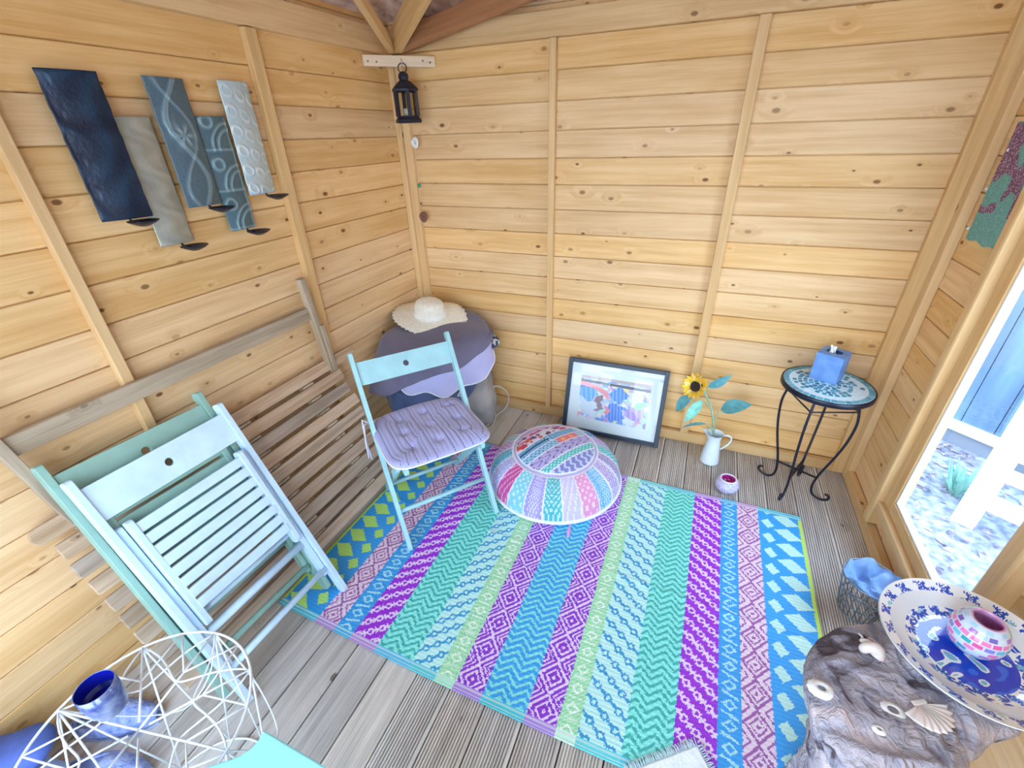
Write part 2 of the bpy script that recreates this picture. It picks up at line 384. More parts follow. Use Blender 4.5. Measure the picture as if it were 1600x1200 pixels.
# ------------------------------------------------------------------ outside the window
m_ground = mat('pale_gravel_ground', (.17, .19, .26), .9, col2=(.42, .44, .50), nscale=26, bump=.6)
og = local_box('ground', None, -3, 12, -8, 8, -.45, -.20, m_ground, 0)
og.name = 'ground'; og['kind'] = 'structure'
cab = thing('garden_cabin', (3.34, .77, -.20), 'blue grey boarded garden cabin seen through the window', 'cabin', rz=math.atan2(-.18, .20))
m_cab = mat('blue_grey_paint', (.13, .23, .36), .6, var=.25, nscale=3, stretch=(3, 3, .3)); m_cabw = mat('cabin_trim', (.55, .62, .70), .6, var=.15)
bx_ = -2.0
while bx_ < 3.0:
    MB().box(bx_, bx_+.155, .02, .05, .16, 2.0).build('wall_board', m_cab, cab); bx_ += .16
MB().box(-2.0, 3.0, -.01, .06, .10, .16).build('sill_board', m_cabw, cab)
MB().box(-2.0, 3.0, .01, .05, 0, .10).build('plinth', mat('cabin_plinth', (.2, .25, .32), .8), cab)
MB().box(-2.0, 3.0, -.03, 2.0, 2.0, 2.06).build('roof', m_cabw, cab)
for dx in (.10, .66):
    MB().box(dx, dx+.54, .0, .02, .18, 1.8).build('door', m_cab, cab)
for dx in (.60, .72):
    q = MB().lathe([(0,0), (.018, .002), (.022, .014), (.010, .026), (0, .028)], 12).xf(Matrix.Rotation(R(90), 4, 'X')).build('door_knob', m_cabw, cab, True); q.location = (dx, 0, .95)
rail = thing('garden_railing', (3.1, .05, -.20), 'white painted post and rail fence outside the window', 'railing', rz=R(-35))
m_wp = mat('white_paint', (.86, .87, .88), .4, var=.03)
MB().box(-.045, .045, -.045, .045, 0, 1.1).build('post', m_wp, rail, bevel=.004)
for z0, z1 in ((.12, .20), (.30, .36), (.42, .445), (.56, .62)): MB().box(.045, 1.2, -.02, .02, z0, z1).build('rail', m_wp, rail, bevel=.003)
# leaf litter by the cabin
lm = MB()
for i in range(2200):
    x_, y_ = random.uniform(2.7, 4.2), random.uniform(-1.6, .9)
    if (x_-3.24)*.67+(y_-.86)*.74 > -.03 or y_ < .9-random.random()*1.7: continue
    s_ = random.uniform(.012, .035); a = random.random()*6.28; zz = -.197+random.random()*.02
    d = Vector((math.cos(a), math.sin(a), random.uniform(-.3, .3)))*s_; e = Vector((-math.sin(a), math.cos(a), random.uniform(-.3, .3)))*s_*.5
    p = Vector((x_, y_, zz)); lm.add([p-d, p+e, p+d, p-e], [(0, 1, 2, 3)])
tag(lm.build('leaf_litter', mat('dry_leaves', (.10, .10, .17), .8, col2=(.50, .42, .50), nscale=20), None, recalc=False), 'scatter of dry leaves on the ground outside', 'leaves', kind='stuff')
def tuft(x_, y_, label):
    q = MB()
    for i in range(40):
        a = random.random()*6.28; r_ = random.uniform(.02, .11); h_ = random.uniform(.06, .2)
        p = Vector((x_+math.cos(a)*r_*.5, y_+math.sin(a)*r_*.5, -.2)); t_ = Vector((x_+math.cos(a)*r_*1.3, y_+math.sin(a)*r_*1.3, -.2+h_)); w = Vector((-math.sin(a), math.cos(a), 0))*.012
        q.add([p-w*.3, p+w*.3, (p+t_)/2+w, t_, (p+t_)/2-w], [(0, 1, 2, 3, 4)])
    tag(q.build('garden_plant', mat('garden_green', (.25, .55, .48), .5), None, recalc=False), label, 'plant')
tuft(3.15, .28, 'low green plant beside the white railing outside'); tuft(3.55, .42, 'low green plant nearest the blue grey cabin outside')

# ================================================================== RUG
def rug_colors(U, V, x_edges):
    """U,V metres from the lower left corner; returns sRGB"""
    hexc = lambda h: np.array([int(h[i:i+2], 16)/255 for i in (0, 2, 4)])
    out = np.zeros(U.shape+(3,))
    def put(mask, c): out[mask] = c
    blue, green, lime, pale = hexc('35a3ee'), hexc('37b7a8'), hexc('b9e27a'), hexc('c9f3ee')
    names = ['dia', 'pink', 'bn', 'sq', 'chev', 'ring', 'ln', 'pd', 'cc', 'pd', 'ln', 'ring', 'chev', 'sq', 'bn', 'pink', 'diaR']
    for i, nme in enumerate(names):
        a, b = x_edges[i], x_edges[i+1]; m_ = (U >= a) & (U < b); w = b-a
        u = (U[m_]-a)/w; v = V[m_]; x = U[m_]-a; c = np.zeros((m_.sum(), 3))
        mirror = i > 8
        if mirror: u = 1-u; x = w-x
        if nme in ('dia', 'diaR'):
            c[:] = hexc('38a6f0'); d = hexc('c0f07c') if nme == 'dia' else hexc('c6f2ea')
            p = .088; vv = (v/p) % 1
            sg = -1 if mirror else 1
            vv = (v/p+sg*(u-.36)*.55) % 1; vv2 = (v/p+sg*(u-.78)*.55+.5) % 1
            A = np.abs(u-.36)/.30+np.abs(vv-.5)/.42 < 1; B = np.abs(u-.79)/.15+np.abs(vv2-.5)/.34 < 1
            edge = (x < .014)
            c[A | B] = d; c[edge] = hexc('cdf06a') 
        elif nme == 'pink':
            c[:] = hexc('efd6e4'); p = .098; d = np.abs(u-.5)*1.0+np.abs((v/p) % 1-.5)*1.0
            d2 = np.minimum(d, 1-d)
            k = ((d > .40) & (d < .52)) | ((d > .22) & (d < .30)) | (d < .08)
            s1 = np.abs(np.abs(u-.5)-.5)+np.abs(np.abs((v/p) % 1-.5)-.5); k |= (s1 > .20) & (s1 < .28)
            c[k] = hexc('a45fa6')
        elif nme == 'bn':
            c[:] = hexc('38a2ea'); p = .062; vv = (v/p) % 1
            d = np.abs(u-.5)/.34+np.abs(vv-.5)/.30
            k = (d < 1) & (d > .55); k |= (np.abs(vv-(u-.5)*.35) < .07) & (np.abs(u-.5) < .36); k |= (np.abs(vv-1-(u-.5)*.35) < .07) & (np.abs(u-.5) < .36)
            c[k] = hexc('aee6ee')
        elif nme in ('sq', 'ring'):
            bg, fg = (hexc('a22fd8'), hexc('f2d8f4')) if nme == 'sq' else (hexc('c4f4ee'), hexc('3fa2d6'))
            c[:] = bg; p = .054
            for cu, ph in ((.2, 0), (.5, .5), (.8, 0)):
                vv = (v/p+ph) % 1; dx = np.abs(u-cu)*w; dy = np.abs(vv-.5)*p
                q = np.maximum(dx, dy)*.6+(dx+dy)*.4
                c[(q < .0138) & (q > .0066)] = fg
            # links
            for c0, c1, ph in ((.2, .5, 0), (.5, .8, .5), (-.1, .2, .5), (.8, 1.1, 0)):
                t = (u-c0)/(c1-c0); on = (t > .22) & (t < .78)
                vv = ((v/p+ph+.5-t*.5) % 1); c[on & (np.abs(vv-.0) < .11)] = fg; c[on & (np.abs(vv-1) < .11)] = fg
                vv = ((v/p+ph+.5+t*.5) % 1); c[on & (np.abs(vv-.5) < .07) & (nme == 'sq')] = fg
        elif nme in ('chev', 'cc'):
            bg, fg = (hexc('8ff0e4'), hexc('45b8b0')) if nme == 'chev' else (hexc('3aa8ea'), hexc('8be6e6'))
            c[:] = bg; n_ = 2 if nme == 'chev' else 2
            tri = np.abs(((u*n_+.25) % 1)-.5)*2
            vv = ((v-tri*.030)/.026) % 1
            c[vv < .42] = fg
        elif nme == 'ln':
            c[:] = hexc('b3ecba'); p = .062; vv = (v/p) % 1; d = np.abs(u-.5)/.34+np.abs(vv-.5)/.30
            k = (d < 1) & (d > .6); k |= (np.abs(vv) < .08) & (np.abs(u-.5) < .33)
            c[k] = hexc('eefcee')
            c[((v+x*.8)/.012 % 1 < .25) & ~k] = hexc('8fd8b0')
        elif nme == 'pd':
            c[:] = hexc('8d38cc'); p = .105; d = np.abs(u-.5)+np.abs((v/p) % 1-.5)
            k = ((d > .42) & (d < .53)) | ((d > .22) & (d < .30)) | (d < .07)
            s1 = np.abs(np.abs(u-.5)-.5)+np.abs(np.abs((v/p) % 1-.5)-.5); k |= ((s1 > .30) & (s1 < .36)) | ((s1 > .14) & (s1 < .21))
            c[k] = hexc('eed6f6')
        out[m_] = c
    return out
xe = np.array([.0, .198, .288, .366, .476, .626, .73, .80, .90, 1.05, 1.152, 1.216, 1.348, 1.486, 1.606, 1.676, 1.765, 1.945])
RW, RL = 1.945, 1.245; cell = .0035
nx, ny = int(RW/cell), int(RL/cell)
u = np.linspace(0, RW, nx+1); v = np.linspace(0, RL, ny+1); uc = (u[1:]+u[:-1])/2; vc = (v[1:]+v[:-1])/2
Uc, Vc = np.meshgrid(uc, vc)
wob = .0022*np.sin(Vc*2*math.pi/.014)+.0015*rng.standard_normal(Vc.shape)
col = rug_colors(np.clip(Uc+wob*.6, 0, RW-1e-4), Vc+wob*.5, xe)
ends = (Vc < .028) | (Vc > RL-.028)
hx = lambda h: np.array([int(h[i:i+2], 16)/255 for i in (0, 2, 4)])
hem = np.zeros(col.shape)
hemc = ['4fc4d8', 'b58ed0', '45b0dd', 'b58ed0', '55bde0', '52ccd6', 'a8ecc8', 'a888d8', '49c6d2', 'a888d8', 'c8f5dc', '60d4d8', '4cc2d8', 'b58ed0', '4ab4dc', 'c7a0d0', '4fc4d8']
for i in range(17): hem[(Uc >= xe[i]) & (Uc < xe[i+1])] = hx(hemc[i])
line = (np.abs(Vc-.010) < .0022) | (np.abs(Vc-.021) < .0022) | (np.abs(RL-Vc-.010) < .0022) | (np.abs(RL-Vc-.021) < .0022)
hem = np.where(line[..., None], hem*.4+.6, hem); col = np.where(ends[..., None], hem, col)
col *= (1-.035*rng.random(col.shape[:2]))[..., None]
Ug, Vg = np.meshgrid(u, v)
zg = .006 + .0030*np.exp(-((Vg-.66+Ug*.035)/.010)**2) + .0012*np.sin(Ug*9+Vg*4) + .0016*np.exp(-((Ug-.98)/.012)**2) + .0006*np.sin(Vg*2*math.pi/.014)
skew = -.0*Ug
bow = -.018*np.sin(np.clip(Ug/RW, 0, 1)*math.pi)*(Vg/RL < .5)*(1-2*Vg/RL) 
P = np.stack([Ug, Vg+bow, zg], -1)
rug = cgrid('rug', P, col, vcol('woven_plastic_straw', .5, bump=.3, bscale=400, spec=.5))
rug.location = (.305, -1.693, .0012); rug.rotation_euler = (0, 0, R(-.25))
tag(rug, 'large multicoloured striped woven rug on the deck floor', 'rug')
sm = rug.modifiers.new('thick', 'SOLIDIFY'); sm.thickness = .003; sm.offset = -1

# ================================================================== SLATTED TABLE leaning on the left wall
lt = thing('folding_table', (.33, -1.45, 0), 'weathered brown slatted wooden table tipped on edge against left wall', 'table')
A0, A1 = Vector((.334, 0, .055)), Vector((.043, 0, .69)); dn = (A1-A0).normalized(); nn = Vector((dn.z, 0, -dn.x))  # nn faces the room
for i in range(10):
    c0 = A0+(A1-A0)*((i+.5)/10); y0, y1 = -2.052+random.uniform(-.004, .004), -.885+random.uniform(-.01, .01)
    if i == 9: y0, y1 = -2.075, -.75
    n_ = 8; hw = .0262; hl = (y1-y0)/2; poly = []
    rr_ = .022 if i == 9 else .006
    for (sx, sy, a0) in ((1, 1, 0), (-1, 1, 90), (-1, -1, 180), (1, -1, 270)):
        for k in range(4):
            a = R(a0+k*30); poly.append((sx*(hl-rr_)+rr_*math.cos(a), sy*(hw-rr_)+rr_*math.sin(a)))
    b = MB(); b.prism(poly, lambda p, t: (p[0], p[1], (t-.5)*.018))
    o = b.build('slat', m_grey, lt, bevel=.0015)
    c = c0 - nn*.009 + Vector((0, (y0+y1)/2, 0)) - lt.location
    Mx = Matrix(((0, dn.x, nn.x), (1, dn.y, nn.y), (0, dn.z, nn.z))); o.location = c; o.rotation_euler = Mx.to_euler()
for y in (-1.93, -1.42, -1.08):
    b = MB().bar((A0+Vector((0, y, 0))-nn*.033)-lt.location, (A1+Vector((0, y, 0))-nn*.033-dn*.03)-lt.location, .05, .028, up=nn); b.build('batten', m_grey, lt, bevel=.002)
# little filler blocks between slats
for (i, y) in [(q, y) for q in range(1, 10) for y in (-1.42, -1.08)]:
    c0 = A0+(A1-A0)*(i/10)-nn*.010; b = MB().bar(c0+Vector((0, y-.03, 0))-lt.location, c0+Vector((0, y+.03, 0))-lt.location, .010, .014, up=nn); b.build('spacer_block', m_greyz, lt)
def lz(name, p, q, w, d, up=(1,0,0)):
    p, q = Vector(p), Vector(q); L_ = (q-p).length; b = MB().box(-w/2, w/2, -d/2, d/2, 0, L_); o = b.build(name, m_greyz, lt, bevel=.002)
    zd = (q-p).normalized(); xd = Vector(up); xd = (xd-zd*xd.dot(zd)).normalized(); yd = zd.cross(xd)
    o.rotation_euler = Matrix((xd, yd, zd)).transposed().to_euler(); o.location = p-lt.location; return o
lz('leg', (.055, -.915, .62), (.055, -.960, 1.085), .030, .030)
lz('leg', (.055, -.905, .62), (.058, -.922, .86), .040, .022)
lz('leg', (.050, -1.975, .62), (.050, -2.035, 1.085), .030, .026)
o = lz('cross_rail', (.046, -2.01, .925), (.046, -.955, .925), .018, .058)

# ================================================================== FOLDING CHAIRS
def paint(name, c): return mat(name, c, .45, var=.06, nscale=14, bump=.12, bscale=50)
m_mint = paint('pale_aqua_paint', (.36, .63, .68)); m_icy = paint('pale_blue_paint', (.58, .76, .92)); m_sage = paint('sage_green_paint', (.27, .46, .39))
def board_hole(w, h, t, hole, cx=0, cy=0, n=20):
    """board w x h x t with a round hole, in the XY plane"""
    b = MB(); vs = []; ring = []
    per = []
    for k in range(n):
        a = 2*math.pi*(k+.5)/n; c, s = math.cos(a), math.sin(a); sc = min((w/2)/abs(c) if abs(c) > 1e-6 else 9, (h/2)/abs(s) if abs(s) > 1e-6 else 9)
        per.append((c*sc, s*sc)); ring.append((cx+c*hole, cy+s*hole))
    # square corners kept: snap nearest perimeter samples
    for X, Y in ((w/2, h/2), (-w/2, h/2), (-w/2, -h/2), (w/2, -h/2)):
        i = min(range(n), key=lambda j: (per[j][0]-X)**2+(per[j][1]-Y)**2); per[i] = (X, Y)
    for z in (-t/2, t/2): vs += [(x, y, z) for x, y in per]+[(x, y, z) for x, y in ring]
    fs = []
    for k in range(n):
        l = (k+1) % n
        fs += [(k, l, n+l, n+k), (2*n+k, 2*n+l, 3*n+l, 3*n+k), (k, l, 2*n+l, 2*n+k), (n+k, n+l, 3*n+l, 3*n+k)]
    b.add(vs, fs); return b
def rbar(p, q, w, d, up, rnd=.012):
    """bar with rounded ends in the plane of w"""
    p, q = Vector(p), Vector(q); L_ = (q-p).length; poly = []
    for (sx, sy, a0) in ((1, 1, 0), (0, 1, 90), (0, -1, 180), (1, -1, 270)):
        for k in range(4):
            a = R(a0+k*30); poly.append(((L_-rnd if sx else rnd)+rnd*math.cos(a), sy*(w/2-rnd)+rnd*math.sin(a)))
    b = MB(); b.prism(poly, lambda v_, t: (v_[0], v_[1], (t-.5)*d))
    xd = (q-p).normalized(); yd = Vector(up); yd = (yd-xd*yd.dot(xd)).normalized(); zd = xd.cross(yd)
    Mx = Matrix((xd, yd, zd)).transposed().to_4x4(); Mx.translation = p; return b.xf(Mx)

def folded_chair(name, origin, u, label, mt, spin=0, up=0):
    """local: X width (+y world), Y up the plane, Z to the room"""
    t = thing(name, origin, label, 'chair'); X = Vector((0, 1, 0)); Y = u.normalized(); Z = X.cross(Y)
    if Z.x < 0: Z = -Z; 
    M = Matrix((X, Y, Z)).transposed(); 
    if M.determinant() < 0: M = Matrix((-X, Y, Z)).transposed()
    t.rotation_euler = (M @ Matrix.Rotation(R(spin), 3, 'Z')).to_euler()
    W = .230
    for s in (-1, 1):
        rbar((s*(W-.009), .0, 0), (s*(W-.009), .880+up, 0), .038, .020, (0, 0, 1), .010).build('leg', mt, t, bevel=.002)
        rbar((s*(W-.030), .105, -.014), (s*(W-.030), .70+up, -.006), .034, .018, (0, 0, 1), .010).build('leg', mt, t, bevel=.002)
        rbar((s*(W-.052), .300+up, .010), (s*(W-.052), .705+up, .018), .036, .019, (0, 0, 1), .012).build('seat_rail', mt, t, bevel=.002)
    b = board_hole(.422, .108, .016, .013); o = b.build('backrest', mt, t, bevel=.002); o.location = (0, .790+up*.7, .004)
    for i in range(8):
        o = MB().box(-.172, .172, -.0165, .0165, -.005, .005).build('slat', mt, t, bevel=.002); o.location = (0, .672+up-i*.0425, .027)
    for y, z, r_ in ((.27, -.010, .014), (.13, .0, .0115), (.335, -.014, .010)):
        MB().tube([(-.217, y, z), (.217, y, z)], r_, 10).build('stretcher', mt, t, True)
    return t
u = Vector((-.376, 0, .814))
folded_chair('folding_chair', (.512, -1.770, .010), u, 'pale blue folded wooden chair leaning in front of the sage green one', m_icy, -1.3)
folded_chair('folding_chair', (.452, -1.795, .032), u, 'sage green folded wooden chair behind the pale blue folded one', m_sage, -2.0, .022)

# open chair with the cushion
oc = thing('folding_chair', (.788, -1.114, 0), 'pale aqua wooden folding chair standing open under the lilac cushion', 'chair', rz=math.atan2(-.789, -.615))
W = .222
for s in (-1, 1):
    x = s*(W-.008)
    rbar((x, .0, .009), (x+s*.012, -.465, .785), .034, .019, (0, 1, 0), .008).build('leg', m_mint, oc, bevel=.002)
    x2 = s*(W-.030)
    rbar((x2, -.452, .009), (x2, -.055, .425), .034, .018, (0, 0, 1), .008).build('leg', m_mint, oc, bevel=.002)
    x3 = s*(W-.052)
    rbar((x3, -.375, .425), (x3, .005, .432), .034, .019, (0, 0, 1), .010).build('seat_rail', m_mint, oc, bevel=.002)
b = board_hole(.436, .104, .016, .0135); o = b.build('backrest', m_mint, oc, bevel=.002)
ang = math.atan2(.776, -.465); o.location = (0, -.418, .700); o.rotation_euler = (ang, 0, 0)
for i in range(8):
    o = MB().box(-.172, .172, -.0165, .0165, -.005, .005).build('slat', m_mint, oc, bevel=.002); o.location = (0, -.018-i*.0425, .448-i*.001)
MB().tube([(-.21, -.092, .160), (.21, -.092, .160)], .010, 10).build('stretcher', m_mint, oc, True)
MB().tube([(-.195, -.375, .088), (.195, -.375, .088)], .010, 10).build('stretcher', m_mint, oc, True)

# lilac cushion
def superbox(u_, v_):  # map [-1,1]^2 square to a rounded square
    return u_, v_
n = 120; uu = np.linspace(-1, 1, n+1); UU, VV = np.meshgrid(uu, uu)
def cushion_pts(hw, hl, th, sign=1):
    rr = .86; ax, ay = np.abs(UU), np.abs(VV)
    k = np.clip((ax**6+ay**6)**(1/6), 1e-6, None); X = UU*(np.maximum(ax, ay)/k); Y = VV*(np.maximum(ax, ay)/k)
    e = np.maximum(np.abs(X)**1, np.abs(Y)**1); e = np.maximum(ax, ay)
    h = th*(1-e**7)**.5
    if sign > 0:
        h += .0022*np.sin(UU*math.pi*11)**2*(1-e**6)
        for tx in (-.62, -.05, .5):
            for ty in (-.55, .02, .56):
                d2 = ((UU-tx-.06*ty)**2+(VV-ty)**2); h -= .015*np.exp(-d2/.009)
        h += .004*np.sin(VV*5+UU*3)
    return np.stack([X*hw, Y*hl, sign*h], -1)
ucs = (uu[1:]+uu[:-1])/2; U2, V2 = np.meshgrid(ucs, ucs)
lil = np.zeros(U2.shape+(3,)); lil[:] = hx('b0b2e2')
ch = ((np.abs(((U2*5.5+.5) % 1)-.5) < .045)) & ((V2*20) % 1 < .62)
knit = .5+.5*np.sin(U2*math.pi*13.5*2)*np.sin(V2*90+np.abs(((U2*6.75) % 1)-.5)*9)
lil *= (.93+.07*knit)[..., None]; lil[ch] = hx('4a4468')
cu = thing('seat_cushion', (.788, -1.114, .462), 'lilac knitted tufted seat cushion tied on the aqua chair', 'cushion', rz=math.atan2(-.789, -.615))
m_cush = vcol('lilac_knit', .9, .3, 300, sheen=.2)
P = cushion_pts(.222, .215, .026); P[..., 1] -= .183; P[..., 0] += .004; P[..., 2] += .008
cgrid('cushion_top', P, lil, m_cush, cu)
P = cushion_pts(.222, .215, .014, -1)[:, ::-1]; P[..., 1] -= .183; P[..., 0] += .004; P[..., 2] += .008
cgrid('cushion_base', P, np.ones((n, n, 3))*hx('a9a4cc'), m_cush, cu)
m_tie = mat('white_lilac_cord', (.72, .70, .84), .8)
pp = []
for k in range(64):
    a = 2*math.pi*k/64; c, s = math.cos(a), math.sin(a); q = (abs(c)**6+abs(s)**6)**(-1/6); pp.append((c*q*.222+.004, s*q*.215-.183, .008))
MB().tube(pp, .0042, 6, closed=True).build('piping', mat('pale_piping', (.78, .80, .90), .8), cu, True)
for s, x0 in ((-1, -.222), (1, .222)):
    x1 = s*.245
    MB().tube([(x0, -.385, .005), (x1, -.40, .02), (s*.250, -.375, -.01), (s*.252, -.355, -.09), (s*.246, -.345, -.17)], .004, 6).build('tie', m_tie, cu, True)
    MB().tube([(x0, -.385, .005), (x1, -.37, .01), (s*.258, -.33, -.05), (s*.262, -.31, -.13)], .004, 6).build('tie', m_tie, cu, True)

# ================================================================== POUF
N1, N2 = 288, 84
th = np.linspace(0, 2*math.pi, N1+1); rr = np.linspace(0, 1, N2+1)
def pouf_prof(t):
    r = .335*np.sin(np.clip(t, 0, 1)*math.pi/2)**.9; return r
Rn = np.linspace(0, 1, N2+1)
prof_r = .335*np.sin(Rn*math.pi/2); prof_z = .205*np.cos(Rn*math.pi/2)**.85+.035
prof_z -= .006*np.exp(-((prof_r-.205)/.008)**2)
TH, _ = np.meshgrid(th, Rn); RR = np.repeat(prof_r[:, None], N1+1, 1); ZZ = np.repeat(prof_z[:, None], N1+1, 1)
lump = .005*np.sin(TH*18)*(RR/.335)**3; ZZ = ZZ+lump
P = np.stack([RR*np.cos(TH), RR*np.sin(TH), ZZ], -1)
tcn = (th[1:]+th[:-1])/2; rcn = (prof_r[1:]+prof_r[:-1])/2; T2, R2 = np.meshgrid(tcn, rcn)
X2, Y2 = R2*np.cos(T2), R2*np.sin(T2)
pc = np.zeros(T2.shape+(3,)); pc[:] = hx('c3bde6')
# outer skirt: patchwork wedges
nw = 22; wi = np.floor(T2/(2*math.pi)*nw).astype(int) % nw
pal = ['9a8fd0', '4bc3c8', 'b9a6e0', '2f7fc8', '8fd6d2', 'e45fae', 'b4c9ef', '59c8cc', 'd8a8dc', '7a5fc0', 'a7d9e6', 'c99ad6', '3aa6c6', 'b8b2ea', 'd84f9f', '86cfe0', 'a79be0', '4fb6c0', 'cfc4f0', 'e79ac6', '6fb7e6', 'b7a3e2']
fr = (T2/(2*math.pi)*nw) % 1
for i in range(nw):
    m_ = (wi == i) & (R2 > .215); c1 = hx(pal[i]); k = i % 4
    pc[m_] = c1
    if k == 0: s_ = (np.sin(T2*160)*np.sin(R2*500) > .2)
    elif k == 1: s_ = (np.sin(R2*330+np.sin(T2*90)*2) > .45)
    elif k == 2: s_ = (np.abs(np.sin(fr*math.pi*3+R2*60)) < .3)
    else: s_ = (np.sin(T2*230)*np.cos(R2*260) > .35)
    pc[m_ & s_] = c1*.35+.62
    pc[m_ & ((fr < .05) | (fr > .95))] = hx('e9e6fa')
# top: diagonal strips
g = R(60); a_ = X2*math.cos(g+math.pi/2)+Y2*math.sin(g+math.pi/2); l_ = X2*math.cos(g)+Y2*math.sin(g)
top = R2 < .198
bands = [(-1, -.125, '8d86cf'), (-.125, -.085, '58c4c8'), (-.085, -.02, 'bcb2e6'), (-.02, .025, '9fd0ec'), (.025, .075, '3f93d0'), (.075, .135, 'e8e2f4'), (.135, 1, 'd6b9e6')]
for lo, hi, h in bands:
    m_ = top & (a_ >= lo) & (a_ < hi); pc[m_] = hx(h)
m_ = top & (a_ <= -.125); pc[m_ & (np.sin(l_*170+np.sin(a_*200)) > .35)] = hx('bcd8f2')
m_ = top & (a_ > -.085) & (a_ < -.02); pc[m_ & (np.abs(np.sin(l_*60+np.sin(a_*150)*1.5)) < .28)] = hx('5f58a0')
m_ = top & (a_ > -.125) & (a_ < -.085); pc[m_ & (np.sin(l_*260)*np.sin(a_*300) > .3)] = hx('bff0ea')
m_ = top & (a_ > -.02) & (a_ < .025); pc[m_ & (l_ > .02) & (l_ < .15)] = hx('f0788a'); pc[m_ & (np.hypot((l_-.055), (a_-.0)) < .011)] = hx('f5c04a'); pc[m_ & (np.hypot((l_-.11), (a_-.0)) < .011)] = hx('f5c04a'); pc[m_ & (l_ < .02) & (np.sin(l_*240)*np.sin(a_*240) > .3)] = hx('3b8fc8')
m_ = top & (a_ > .025) & (a_ < .075); dd = np.abs(a_-.05); pc[m_ & (np.sin(dd*900) > .55)] = hx('a5dcf4'); pc[m_ & (dd < .006) & (l_ < 0)] = hx('17496f')
m_ = top & (a_ > .075) & (a_ < .135)
for k in range(46):
    lx = rng.uniform(-.16, .16); ay = rng.uniform(.083, .15); rd = rng.uniform(.006, .017); cc = hx(['b6189a', 'd8302f', '2b3f7c', 'c21f6b', 'e0562e', '5b2a8c'][k % 6])
    pc[top & (np.hypot(l_-lx, a_-ay) < rd*(1+.25*np.sin(5*np.arctan2(a_-ay, l_-lx))))] = cc
for e in (-.125, -.085, -.02, .025, .075, .135): pc[top & (np.abs(a_-e) < .0035)] = hx('eeeafc')
pc[(R2 > .196) & (R2 < .216)] = hx('b9b6e2'); pc[(np.abs(R2-.198) < .003) | (np.abs(R2-.214) < .003)] = hx('ece9fb')
nz = rng.random(pc.shape[:2]); pc *= (.93+.07*nz)[..., None]
po = thing('pouf', (1.105, -.612, .004), 'round embroidered patchwork pouf with white piping on the rug', 'pouf')
cgrid('cover_top', P, pc, vcol('embroidered_patchwork', .85, .35, 260, sheen=.2), po)
prb = [(.335, .035), (.338, .025), (.32, .012), (.27, .008), (.0, .008)]
MB().lathe(prb, 72).build('cover_base', mat('cream_cotton', (.75, .72, .78), .9), po, True)
MB().tube([(.336*math.cos(a), .336*math.sin(a), .034) for a in np.linspace(0, 2*math.pi, 96, endpoint=False)], .009, 8, closed=True).build('piping', mat('white_piping', (.85, .87, .93), .8), po, True)
# tassels on the far rim and one on the rug
for k in range(26):
    a = R(35+k*5.2); r_ = .332
    MB().tube([(r_*math.cos(a), r_*math.sin(a), .045), ((r_+.012)*math.cos(a), (r_+.012)*math.sin(a), .062+.004*(k % 3)), ((r_+.024)*math.cos(a+.02), (r_+.024)*math.sin(a+.02), .047)], [.004, .007, .003], 5).build('tassel', mat('tassel_lilac', (.66, .60, .84), .9) if k == 0 else bpy.data.materials['tassel_lilac'], po, True)
MB().tube([(.17, -.29, .03), (.175, -.335, .02), (.18, -.362, .014)], [.003, .009, .005], 6).build('tassel', mat('tassel_pink', (.72, .36, .72), .9), po, True)

# ================================================================== FRAMED PICTURE leaning on the back wall
fp = thing('picture_frame', (1.294, -.150, .012), 'black framed colourful abstract picture leaning against the back wall', 'picture')
fp.rotation_euler = (R(90-15.2), 0, 0)      # local X right, Y up, Z to the room
fw, fh, ft = .566, .448, .024
m_fr = mat('dark_navy_frame', (.018, .032, .06), .4)
for s in (-1, 1):
    MB().box(s*(fw/2)-(.024 if s > 0 else 0), s*(fw/2)+(.024 if s < 0 else 0), 0, fh, 0, ft).build('frame_side', m_fr, fp, bevel=.002)
MB().box(-fw/2+.0242, fw/2-.0242, 0, .024, 0, ft).build('frame_side', m_fr, fp, bevel=.002)
MB().box(-fw/2+.0242, fw/2-.0242, fh-.024, fh, 0, ft).build('frame_side', m_fr, fp, bevel=.002)
MB().box(-fw/2+.0242, fw/2-.0242, .0242, fh-.0242, .002, .010).build('mount', mat('pale_mount', (.72, .82, .86), .7), fp)
aw, ah = .400, .262; na, nb = 175, 116
ax = np.linspace(-aw/2, aw/2, na+1); ay = np.linspace(0, ah, nb+1); AX, AY = np.meshgrid(ax, ay)
axc = (ax[1:]+ax[:-1])/2/aw+.5; ayc = (ay[1:]+ay[:-1])/2/ah; U3, V3 = np.meshgrid(axc, ayc)
pts = rng.random((150, 2)); cl = np.array([hx(h) for h in ['7fb6ea', 'f0a8b8', 'c5c3ee', 'e8eef8', 'a8e8c8', 'b58fd6', '5f92e2', 'f3d9c0', 'dfe9fa', '9ac9f0', 'e2d4f2', 'c8e6f6']])[rng.integers(0, 12, 150)]
wx = U3+.03*np.sin(V3*31)+.02*np.sin(U3*45)+.015*np.sin(V3*80); wy = V3+.04*np.sin(U3*27)+.02*np.sin(U3*70+V3*30)
Qx = U3+.022*np.sin(V3*24+U3*11)+.010*np.sin(V3*61); Qy = V3+.03*np.sin(U3*29+V3*7)+.012*np.sin(U3*66)
best = np.full(U3.shape, 9.); art = np.zeros(U3.shape+(3,))
for k in range(150):
    d = np.hypot((wx-pts[k, 0])*1.5, wy-pts[k, 1]); m_ = d < best; best[m_] = d[m_]; art[m_] = cl[k]
def blob(cx, cy, rx, ry, h, st=None):
    d = ((Qx-cx)/rx)**2+((Qy-cy)/ry)**2; m_ = d < 1
    art[m_] = hx(h)
    if st: art[m_ & (np.sin(U3*st+V3*9) > .4)] = hx(h)*.7+.3*hx('ffffff')
